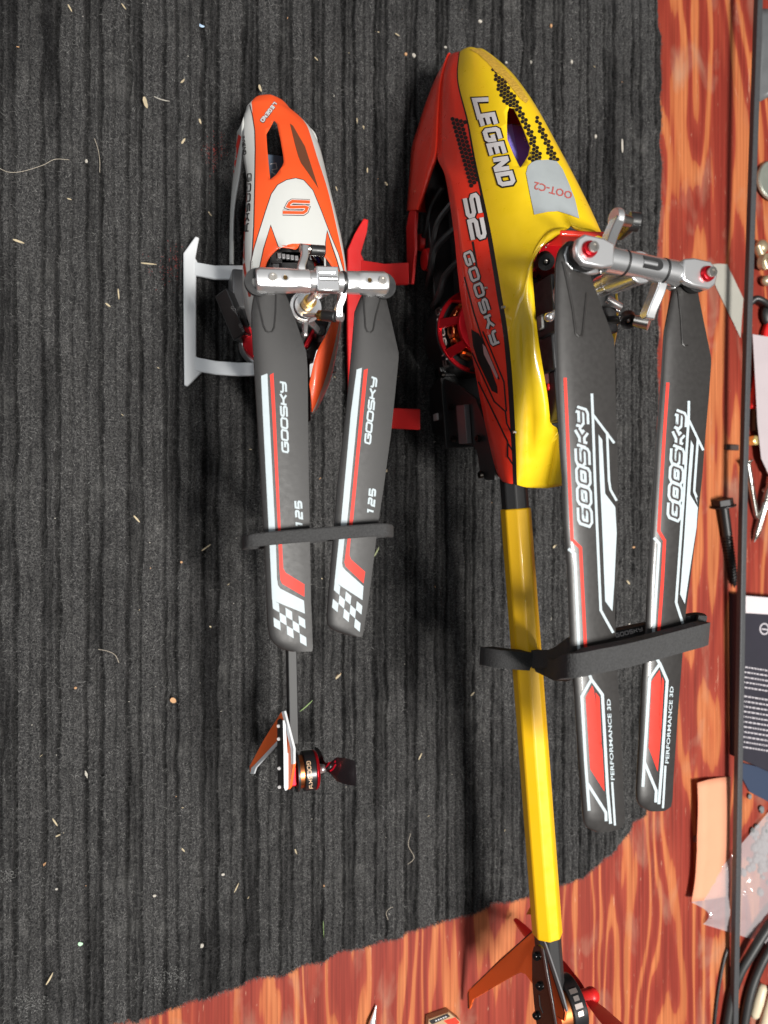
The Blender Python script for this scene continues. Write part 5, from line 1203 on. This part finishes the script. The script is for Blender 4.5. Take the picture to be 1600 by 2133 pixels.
wood_screw('wood_screw', U(1612, 985, 2), U(1571, 1130, -2.0), 2.2, ZINC, 'bright zinc screw slanting in from the right edge of the picture', 'csk', 1.6, 'loose zinc screws')
wood_screw('wood_screw', U(1612, 1012, -1), U(1588, 1024, -2.4), 1.7, ZINC, 'short zinc screw end half hidden behind the slanting screw', 'csk', 1.4, 'loose zinc screws')
# printed carton
mb = MB(); bp = [(1538, 1238), (1640, 1246), (1640, 1625), (1540, 1580)]
mb.prism([U(x, y, 3) for x, y in bp], (0, 0, -6.8)); card = build('printed_carton', mb, mat('dark_carton', (.022, .02, .030), rough=.4, var=.2, vscale=60), None, bevel=.4)
tag(card, 'dark printed carton with pale top strip and rows of tiny print', 'box')
tc2 = bvh_of(card)
decal('pale_strip', [[[(1539, 1240), (1640, 1248), (1640, 1282), (1539, 1276)]]], tc2, mat('carton_pale', (.62, .56, .58), rough=.5), card, lift=.15, maxlen=40)
rows_ = []
for k in range(16):
    y = 1386 + k * 10.6 + (8 if k > 4 else 0); x = 1541 + (k % 3) * 4
    while x < 1600:
        w = random.uniform(2.5, 8); rows_.append([(x, y + (x - 1541) * .16), (x + w, y + (x + w - 1541) * .16), (x + w, y + 3.2 + (x + w - 1541) * .16), (x, y + 3.2 + (x - 1541) * .16)]); x += w + 1.6
decal('rows_of_print', [rows_], tc2, mat('carton_print', (.45, .42, .45), rough=.5), card, lift=.15, maxlen=40)
el = [(1592 + 9 * math.cos(a), 1310 + 11 * math.sin(a)) for a in np.linspace(0, 2 * math.pi, 18)[:-1]]
decal('round_mark', [strip(el, 3, True), strip([(1586, 1310), (1600, 1312)], 3)], tc2, mat('carton_print', (.45, .42, .45)), card, lift=.15)
flat('navy_card', [(1541, 1588), (1640, 1612), (1640, 1690), (1562, 1650), (1541, 1610)], .9, mat('navy_card', (.03, .045, .085), rough=.4), 'navy blue card tucked under the dark printed carton', 'card', zs=[-1.8, -1.8, -2.8, -2.8, -2.8])
# salmon paper slip, curled
gx = [(1453, 1631), (1476, 1624), (1500, 1620), (1522, 1618)]; gm = [(1454, 1771), (1476, 1765), (1500, 1762), (1520, 1760)]; gb = [(1442, 1878), (1463, 1876), (1490, 1872), (1512, 1868)]
mb = MB(); vs = []
for row in crom([Vector((0, 0, 0)), Vector((1, 0, 0)), Vector((2, 0, 0))], 6):
    t = row.x; A_, B_, f = (gx, gm, t) if t <= 1 else (gm, gb, t - 1)
    for k in range(4):
        x = A_[k][0] + (B_[k][0] - A_[k][0]) * f; y = A_[k][1] + (B_[k][1] - A_[k][1]) * f
        if k == 0: x += 1.5 * math.sin(t * 5)
        vs.append(U(x, y, [1.2, -.6, -2.2, -3.2][k] + .5 * math.sin(t * 3)))
nr = len(vs) // 4
mb.add(vs, [(i * 4 + k, i * 4 + k + 1, (i + 1) * 4 + k + 1, (i + 1) * 4 + k) for i in range(nr - 1) for k in range(3)])
o = build('paper_slip', mb, mat('salmon_paper', (.78, .32, .19), rough=.8, bump=(300, .2, .3), var=.06, vscale=80), None)
sdm = o.modifiers.new('t', 'SOLIDIFY'); sdm.thickness = .0003; tag(o, 'salmon orange paper slip with a lifted edge on the red bench', 'paper')
# clear plastic bag, crumpled
mb = MB(); NB = 26; vs = []
c00, c10, c11, c01 = (1441, 1922), (1516, 1800), (1660, 1640), (1660, 2010)
for j in range(NB):
    for i in range(NB):
        s, t = i / (NB - 1), j / (NB - 1)
        x = (1441 + 20 * t) * (1 - s) + 1660 * s; y0 = 1880 - 235 * min(1, s * 1.1); y1 = 1925 + 60 * s; y = y0 + (y1 - y0) * t
        x += 25 * math.sin(t * 3) * (1 - s)
        z = -2.6 + 4.5 * max(0, math.sin(math.pi * t)) * (.25 + s) + 1.2 * math.sin(9 * s + 5 * t) * math.sin(7 * t - 4 * s) + random.uniform(-.25, .25)
        vs.append(U(x, y, max(z, -3.7)))
mb.add(vs, [(j * NB + i, j * NB + i + 1, (j + 1) * NB + i + 1, (j + 1) * NB + i) for j in range(NB - 1) for i in range(NB - 1)])
bag = build('plastic_bag', mb, glassy('clear_film', (.62, .58, .6), .08, .42), None, angle=60); tag(bag, 'crumpled clear plastic bag with grey stuff inside beside salmon paper', 'bag')
mb = MB()
for k in range(60):
    x, y = random.gauss(1590, 16), random.gauss(1750, 36); mb.ball(U(x, y, -2.6), random.uniform(1.2, 2.6), 8, random.uniform(.7, 1.3), random.uniform(.7, 1.4), .5)
o = build('bag_filling', mb, mat('grey_lumps', (.16, .17, .175), rough=.6, bump=(900, .8, .6), var=.4, vscale=500), bag)
# black leads
for pts, lab in (([(1640, 1880, 3), (1600, 1932, 3), (1566, 1985, 2), (1540, 2030, .5), (1524, 2080, -1), (1512, 2150, -1)], 'thick black ribbed lead crossing the bottom right corner, left of the two'), ([(1640, 1925, 1), (1600, 1982, 0), (1576, 2030, -1), (1560, 2080, -1), (1548, 2150, -1)], 'thick black ribbed lead crossing the bottom right corner, right of the two')):
    P3 = crom([U(*p) for p in pts], 24); rr = [2.35 + (.22 if i % 2 else 0) for i in range(len(P3))]
    mb = MB(); mb.tube(P3, rr, 12); tag(build('power_lead', mb, mat('lead_black', (.022, .022, .022), rough=.5), None, angle=80), lab, 'cable', 'black leads on the bench')
mb = MB(); mb.tube(crom([U(*p) for p in ((1487, 2150, -3), (1494, 2080, -3), (1506, 2010, -3), (1516, 1975, -3))], 8), .8, 8); tag(build('thin_wire', mb, DARK, None), 'thin dark wire running along the left of the thick leads', 'wire')
for i, (a, b, lab) in enumerate((((1570, 2120), (1590, 2050), 'cream plastic peg nearest the black leads'), ((1588, 2150), (1612, 2060), 'cream plastic peg at the bottom right corner'))):
    mb = MB(); A_, B_ = U(*a, -.5), U(*b, -.5); mb.tube([A_, A_.lerp(B_, .1), A_.lerp(B_, .5), A_.lerp(B_, .9), B_], [1.6, 2.6, 3.0, 2.6, 1.6], 14); tag(build('plastic_peg', mb, mat('cream_plastic', (.66, .56, .40), rough=.4), None, angle=70), lab, 'peg', 'cream plastic pegs')
# grey tape scrap
flat('tape_scrap', [(1473, 552), (1495, 549), (1515, 550), (1532, 586), (1549, 622), (1546, 660), (1543, 704), (1530, 676), (1517, 650), (1493, 600)], .25, mat('frosted_tape', (.36, .35, .31), rough=.35, var=.12, vscale=90), 'grey frosted tape scrap pointing down beside the big rotor head', 'tape', zs=[-3.6, -3.4, -3.2, -3.2, -3.2, -3.4, -3.6, -3.4, -3.4, -3.5])
# brass standoff
mb = MB(); c = U(1577, 917, 1); mb.frustum(c - Vector((0, 0, 5)), c, 3.0, 3.0, 6); mb.frustum(c, c + Vector((0, 0, .4)), 2.6, 2.2, 6); so = build('brass_standoff', mb, mat('bright_brass', (.85, .68, .28), rough=.25, metal=.7), None, bevel=.3); tag(so, 'bright brass hexagonal standoff right of the thin rod', 'standoff')
# pale plastic film and red handle
flat('pale_film', [(1568, 696), (1640, 708), (1640, 1010), (1600, 985), (1586, 955), (1578, 880), (1574, 800)], .3, mat('pale_film', (.46, .40, .42), rough=.35, var=.08, vscale=60, bump=(60, .4, 1)), 'pale pinkish sheet of film beside the brass standoff', 'film', zs=[4, 4, 3.5, 2.5, 2, 2.5, 3.5])
mb = MB(); mb.band([U(1618, 640, -1), U(1600, 690, -1), U(1580, 800, -1.5), U(1571, 852, -1.5)], (3.5, 0, 0), 4); o = build('red_handle', mb, REDPL, None, bevel=1.2); tag(o, 'red plastic handle sticking out from under the pale film', 'handle')
mb = MB(); mb.box(U(1581, 870, -1.6), (4, 0, 0), (0, 8, 0), (0, 0, 2.2)); tag(build('black_grip', mb, DARK, None, bevel=1), 'black plastic grip below the red handle', 'grip')
mb = MB(); mb.tube(crom([U(1563, 632, -1), U(1575, 622, 1), U(1592, 628, 2), U(1620, 650, 1)], 5), [1.8] * 16, 10); mb.ball(U(1604, 656, -1), 6, 16, 1, 1.2, .5); tag(build('black_knob', mb, DARK, None, angle=60), 'black knob with a short stub beside the rod', 'knob')  # black knob with a stub at the far edge
# pale fittings
mb = MB(); c = U(1586, 515, 0); mb.ball(c, 3.6, 14, 1.1, 1.2, .9); mb.ring(U(1592, 545, 1), (0.3, -.3, 1), 4.4, 2.2, 3, 20); mb.frustum(U(1578, 512, 0), U(1596, 560, 0), 2.6, 2.2, 14); mb.ball(U(1598, 585, -.5), 3.4, 14, 1.2, .9, .8)
tag(build('pipe_fitting', mb, mat('tarnished_brass', (.50, .40, .26), rough=.35, metal=.6, var=.4, vscale=260), None, angle=50), 'tarnished pale brass fitting at the right edge, above the black knob', 'fitting')
mb = MB(); c = U(1608, 378, -2.2); mb.frustum(c, c + Vector((0, 0, 1.6)), 11.5, 11.2, 40); mb.ring(c + Vector((0, 0, 1.7)), (0, 0, 1), 11, 8.5, .8, 40); tag(build('steel_disc', mb, mat('dull_steel', (.36, .38, .33), rough=.4, metal=.6, var=.2, vscale=120), None, bevel=.3), 'dull steel disc at the right edge above the brass fitting', 'disc')
mb = MB(); NB = 14; vs = []
for j in range(NB):
    for i in range(NB):
        s, t = i / (NB - 1), j / (NB - 1); vs.append(U(1578 + 90 * s + 8 * math.sin(t * 4), 18 + 200 * t * (1 - .25 * s), -3 + 7 * math.sin(math.pi * t) * (.3 + s) + 1.5 * math.sin(6 * s + 5 * t) + random.uniform(-.4, .4)))
mb.add(vs, [(j * NB + i, j * NB + i + 1, (j + 1) * NB + i + 1, (j + 1) * NB + i) for j in range(NB - 1) for i in range(NB - 1)])
o = build('grey_pouch', mb, mat('grey_vinyl', (.12, .125, .13), rough=.35, var=.3, vscale=80), None, angle=70); sdm = o.modifiers.new('t', 'SOLIDIFY'); sdm.thickness = .0006; tag(o, 'crumpled dark grey pouch in the top right corner', 'pouch')
# things at the bottom edge
mb = MB(); mb.prism([U(x, y, 0) for x, y in ((893, 2124), (936, 2109), (960, 2128), (952, 2175), (890, 2175))], (0, 0, -3.8)); o = build('small_carton', mb, mat('kraft_board', (.42, .27, .15), rough=.75), None, bevel=.3); tag(o, 'corner of a small brown carton with red label at the bottom edge', 'box')
tk = bvh_of(o); decal('dark_label', [[[(893, 2126), (932, 2111), (938, 2117), (900, 2134)]]], tk, BLACKP, o, lift=.1); decal('red_label', [[[(924, 2126), (948, 2119), (958, 2130), (940, 2140)]]], tk, RED, o, lift=.1)
decal('label_print', [[[(906 + k * 5, 2125 - k * 2), (909 + k * 5, 2124 - k * 2), (911 + k * 5, 2126 - k * 2), (908 + k * 5, 2127 - k * 2)] for k in range(5)]], tk, LETTERW, o, lift=.2)
mb = MB(); mb.tube([U(784, 2094, -2.6), U(781, 2108, -2.2), U(776, 2130, -1.4), U(770, 2180, -.6)], [.15, .8, 1.7, 2.4], 12); tag(build('awl_tip', mb, ALU, None, angle=60), 'silver pointed tool tip at the bottom edge of the bench', 'tool')
mb = MB(); A_ = U(1449, 1748, -3); mb.frustum(A_, A_ + Vector((9, 0, 0)), .7, .7, 10); mb.frustum(A_ - Vector((.6, 0, 0)), A_, 1.7, 1.7, 14); tag(build('small_nail', mb, ZINC, None), 'small bright nail half under the salmon paper slip', 'nail')
mb = MB(); mb.box(U(1524, 932, -3.0), (4.5, 0, 0), (0, 1.6, 0), (0, 0, .9)); tag(build('dark_piece', mb, mat('dark_brown', (.05, .03, .025), rough=.7), None, bevel=.4), 'small dark piece under the rod near the brass standoff', 'chip')  # small dark brown piece on the bench

# ================================================================== litter on the carpet
def bit(px, py, L, deg, w, bend=0.0, lift=.5, z=None):
    """one sliver of litter as a bent flat prism"""
    c = U(px, py, 0); a = math.radians(-deg); d = Vector((math.cos(a), math.sin(a), 0)); s = Vector((-d.y, d.x, 0)); L = L / 6.0; w = w * .6; P3 = []
    for i in range(5):
        f = i / 4 - .5; p = c + d * (L * f) + s * (bend * L * (f * f - .1)); p.z = (carpet_z(c.x, c.y) if z is None else z) + lift + .25; P3.append(p)
    ww = [w * .5, w, w, w * .9, w * .35]; vs = []
    for p, q in zip(P3, ww): vs += [p + s * q, p - s * q, p - s * q * .7 - Vector((0, 0, .35)), p + s * q * .7 - Vector((0, 0, .35))]
    return vs, [(i * 4 + k, i * 4 + (k + 1) % 4, (i + 1) * 4 + (k + 1) % 4, (i + 1) * 4 + k) for i in range(4) for k in range(4)] + [(3, 2, 1, 0), (16, 17, 18, 19)]
STRAW = mat('straw', (.46, .38, .25), rough=.7, var=.25, vscale=300); CHIP = mat('pale_crumb', (.46, .43, .38), rough=.8); GREENB = mat('dry_grass_green', (.20, .30, .10), rough=.6)
REDC = mat('red_crumb', (.24, .035, .03), rough=.8); TAN = mat('tan_wood_chip', (.50, .28, .14), rough=.8); LINT = mat('grey_lint', (.22, .22, .215), rough=1.0)
mb = MB()
listed = [(146, 18, 18, 60, .5, 0), (258, 15, 16, 50, .45, 0), (381, 168, 14, -50, .6, .2), (417, 252, 13, 70, .7, 0), (382, 295, 17, -60, .7, 0), (145, 416, 10, 10, .4, 0), (310, 549, 38, 0, .5, 0), (39, 503, 25, 15, .7, 0), (247, 612, 26, 85, .45, 0), (225, 635, 14, 35, .6, 0), (285, 1081, 22, 50, .6, 0), (430, 1141, 28, -35, .5, 0), (115, 1712, 22, 60, .5, 0), (123, 1741, 22, -20, .5, 0), (493, 1850, 26, -62, .4, .1), (617, 1775, 16, 70, .5, 0), (104, 2037, 30, -60, .55, .1), (542, 184, 18, 70, .9, .2), (705, 1410, 22, -40, .7, 0), (1160, 1138, 16, -35, .8, 0), (1308, 1213, 16, 45, .8, 0), (875, 1575, 20, -60, .5, 0), (985, 1446, 16, -40, .5, 0), (775, 1110, 14, 30, .5, 0), (808, 980, 9, -50, .9, 0), (438, 442, 14, 50, .4, 0), (404, 562, 10, 60, .4, 0), (790, 60, 14, 0, .4, 0), (660, 120, 12, 40, .4, 0), (745, 252, 20, 85, .45, 0), (760, 262, 12, 60, .7, 0), (765, 355, 14, 90, .5, 0), (806, 380, 12, 40, .9, .2), (700, 395, 12, 70, .4, 0), (382, 1772, 12, 55, .5, 0), (440, 1307, 9, 40, .5, 0), (828, 72, 14, 20, .4, 0), (690, 500, 12, 10, .4, 0)]
for q in listed: v_, f_ = bit(*q); mb.add(v_, f_, 0)
for _ in range(40):
    x, y = random.uniform(10, 1330), random.uniform(10, 1900)
    v_, f_ = bit(x, y, random.uniform(2, 8), random.uniform(0, 180), random.uniform(.12, .3), random.uniform(-.3, .3)); mb.add(v_, f_, random.choice((0, 0, 1, 4)))
for x, y, r in [(378, 1171, 1.0), (158, 1432, .9), (465, 1822, 1.0), (421, 1975, 1.4), (677, 1848, .9), (322, 1866, 1.0), (180, 335, .9), (118, 1852, .9), (1000, 45, 1.2), (1147, 55, 1.3), (1110, 125, 1.0), (1055, 130, .8), (930, 95, 1.0), (846, 112, 1.0), (1190, 130, 1.2), (865, 110, 1.2), (1240, 285, 1.2), (1335, 1850, 1.2), (1285, 1780, 1.6), (1155, 1290, 1.2), (1320, 1140, 1.1), (1310, 1300, 1.0), (1120, 1480, .9)] + [(random.uniform(0, 1340), random.uniform(0, 1950), random.uniform(.15, .35)) for _ in range(40)]:
    p = U(x, y, 0)
    if p.y < edge_low(p.x) + 3 or p.x > RIGHT_X - 3: continue
    p.z = carpet_z(p.x, p.y) + .5; mb.ball(p, r * .8, 6, random.uniform(.7, 1.3), random.uniform(.7, 1.3), .6, random.choice((1, 1, 1, 4)))
def patch(cx, cy, rx, ry, n, mi, ln=(2, 5)):
    for _ in range(n):
        x, y = random.gauss(cx, rx), random.gauss(cy, ry); v_, f_ = bit(x, y, random.uniform(*ln), random.uniform(0, 180), random.uniform(.06, .16), random.uniform(-.5, .5), -.1); mb.add(v_, f_, mi)
patch(452, 305, 12, 14, 130, 3); patch(443, 330, 6, 22, 40, 3); patch(352, 560, 20, 18, 90, 3); patch(362, 530, 10, 12, 50, 3)
patch(345, 2040, 26, 16, 260, 5, (2, 6)); patch(62, 2090, 18, 12, 130, 5, (2, 6)); patch(16, 1824, 9, 8, 60, 5); patch(1005, 1485 + 260, 8, 14, 60, 5); patch(545, 1618, 6, 8, 40, 5); patch(330, 600, 8, 16, 40, 5)
o = build('carpet_litter', mb, [STRAW, CHIP, GREENB, REDC, TAN, LINT], None); o['kind'] = 'stuff'; o['label'] = 'scattered straw bits, crumbs, lint and red paint specks on the carpet'
def single(name, label, cat, args, m, z=None):
    mb = MB(); v_, f_ = bit(*args, z=z); mb.add(v_, f_); tag(build(name, mb, m, None, angle=70), label, cat)
single('plastic_chip', 'small pale blue plastic chip near the top of the carpet', 'chip', (420, 50, 15, 15, .9, .6), mat('pale_blue_plastic', (.45, .60, .82), rough=.4))
single('green_crumb', 'pale mint green crumb low on the left of the carpet', 'crumb', (168, 1964, 11, 20, 1.2, .3), mat('mint_crumb', (.45, .70, .48), rough=.7))
single('twig', 'pale straight twig right of the yellow canopy on the carpet', 'twig', (1295, 305, 42, 88, .9, .02), CHIP)
single('grass_blade', 'thin green grass blade lying upright near the frayed carpet edge', 'grass blade', (676, 1940, 62, 88, .3, .02), GREENB)
single('grass_blade', 'short pale green grass blade beside the small tail boom', 'grass blade', (638, 1470, 44, -38, .35, .1), GREENB)
single('seed_husk', 'pale grass seed husk far left above the white skid', 'husk', (303, 213, 28, 75, 1.3, .1), STRAW)
single('curled_fibre', 'curved white fibre right of the seed husk', 'fibre', (337, 207, 38, 8, .3, .25), CHIP)
single('husk_sprig', 'orange tan sprig low on the left of the carpet', 'sprig', (90, 1806, 34, -30, .8, .2), TAN)
single('white_flake', 'elongated white flake left of the small tail motor', 'flake', (180, 1618, 32, 60, .9, .15), CHIP)
single('brown_husk', 'curled pale brown husk right of the small tail boom', 'husk', (703, 1412, 32, -50, .6, -.5), TAN)
single('wood_chip', 'tan wood chip on the carpet left of the small tail boom', 'wood chip', (361, 1460, 16, 40, 1.7, 0), TAN)
single('grass_blade', 'pale green grass blade against the tip of the small outer blade', 'grass blade', (786, 1150, 30, -60, .55, .1), mat('pale_grass', (.42, .46, .24), rough=.6))
for k, (pts, lab) in enumerate(((((0, 352), (20, 360), (50, 358), (90, 345), (115, 333), (145, 335)), 'long pale hair near the left edge of the carpet'), (((197, 290), (204, 310), (208, 335), (208, 360)), 'short pale hair right of the long hair'), (((205, 1352), (225, 1356), (240, 1364), (248, 1380)), 'curved fine hair left of the small rotor blades'), (((855, 1735), (850, 1760), (862, 1785), (848, 1800)), 'wavy fine hair left of the yellow boom'), (((808, 1915), (804, 1900), (812, 1890), (818, 1888)), 'hooked fine hair near the frayed carpet edge'))):
    P3 = []
    for x, y in pts: p = U(x, y, 0); p.z = max(carpet_z(p.x, p.y), -.4) + .9; P3.append(p)
    mb = MB(); mb.tube(crom(P3, 6), .09, 5); tag(build('hair', mb, mat('hair_pale', (.5, .44, .36), rough=.5), None), lab, 'hair')
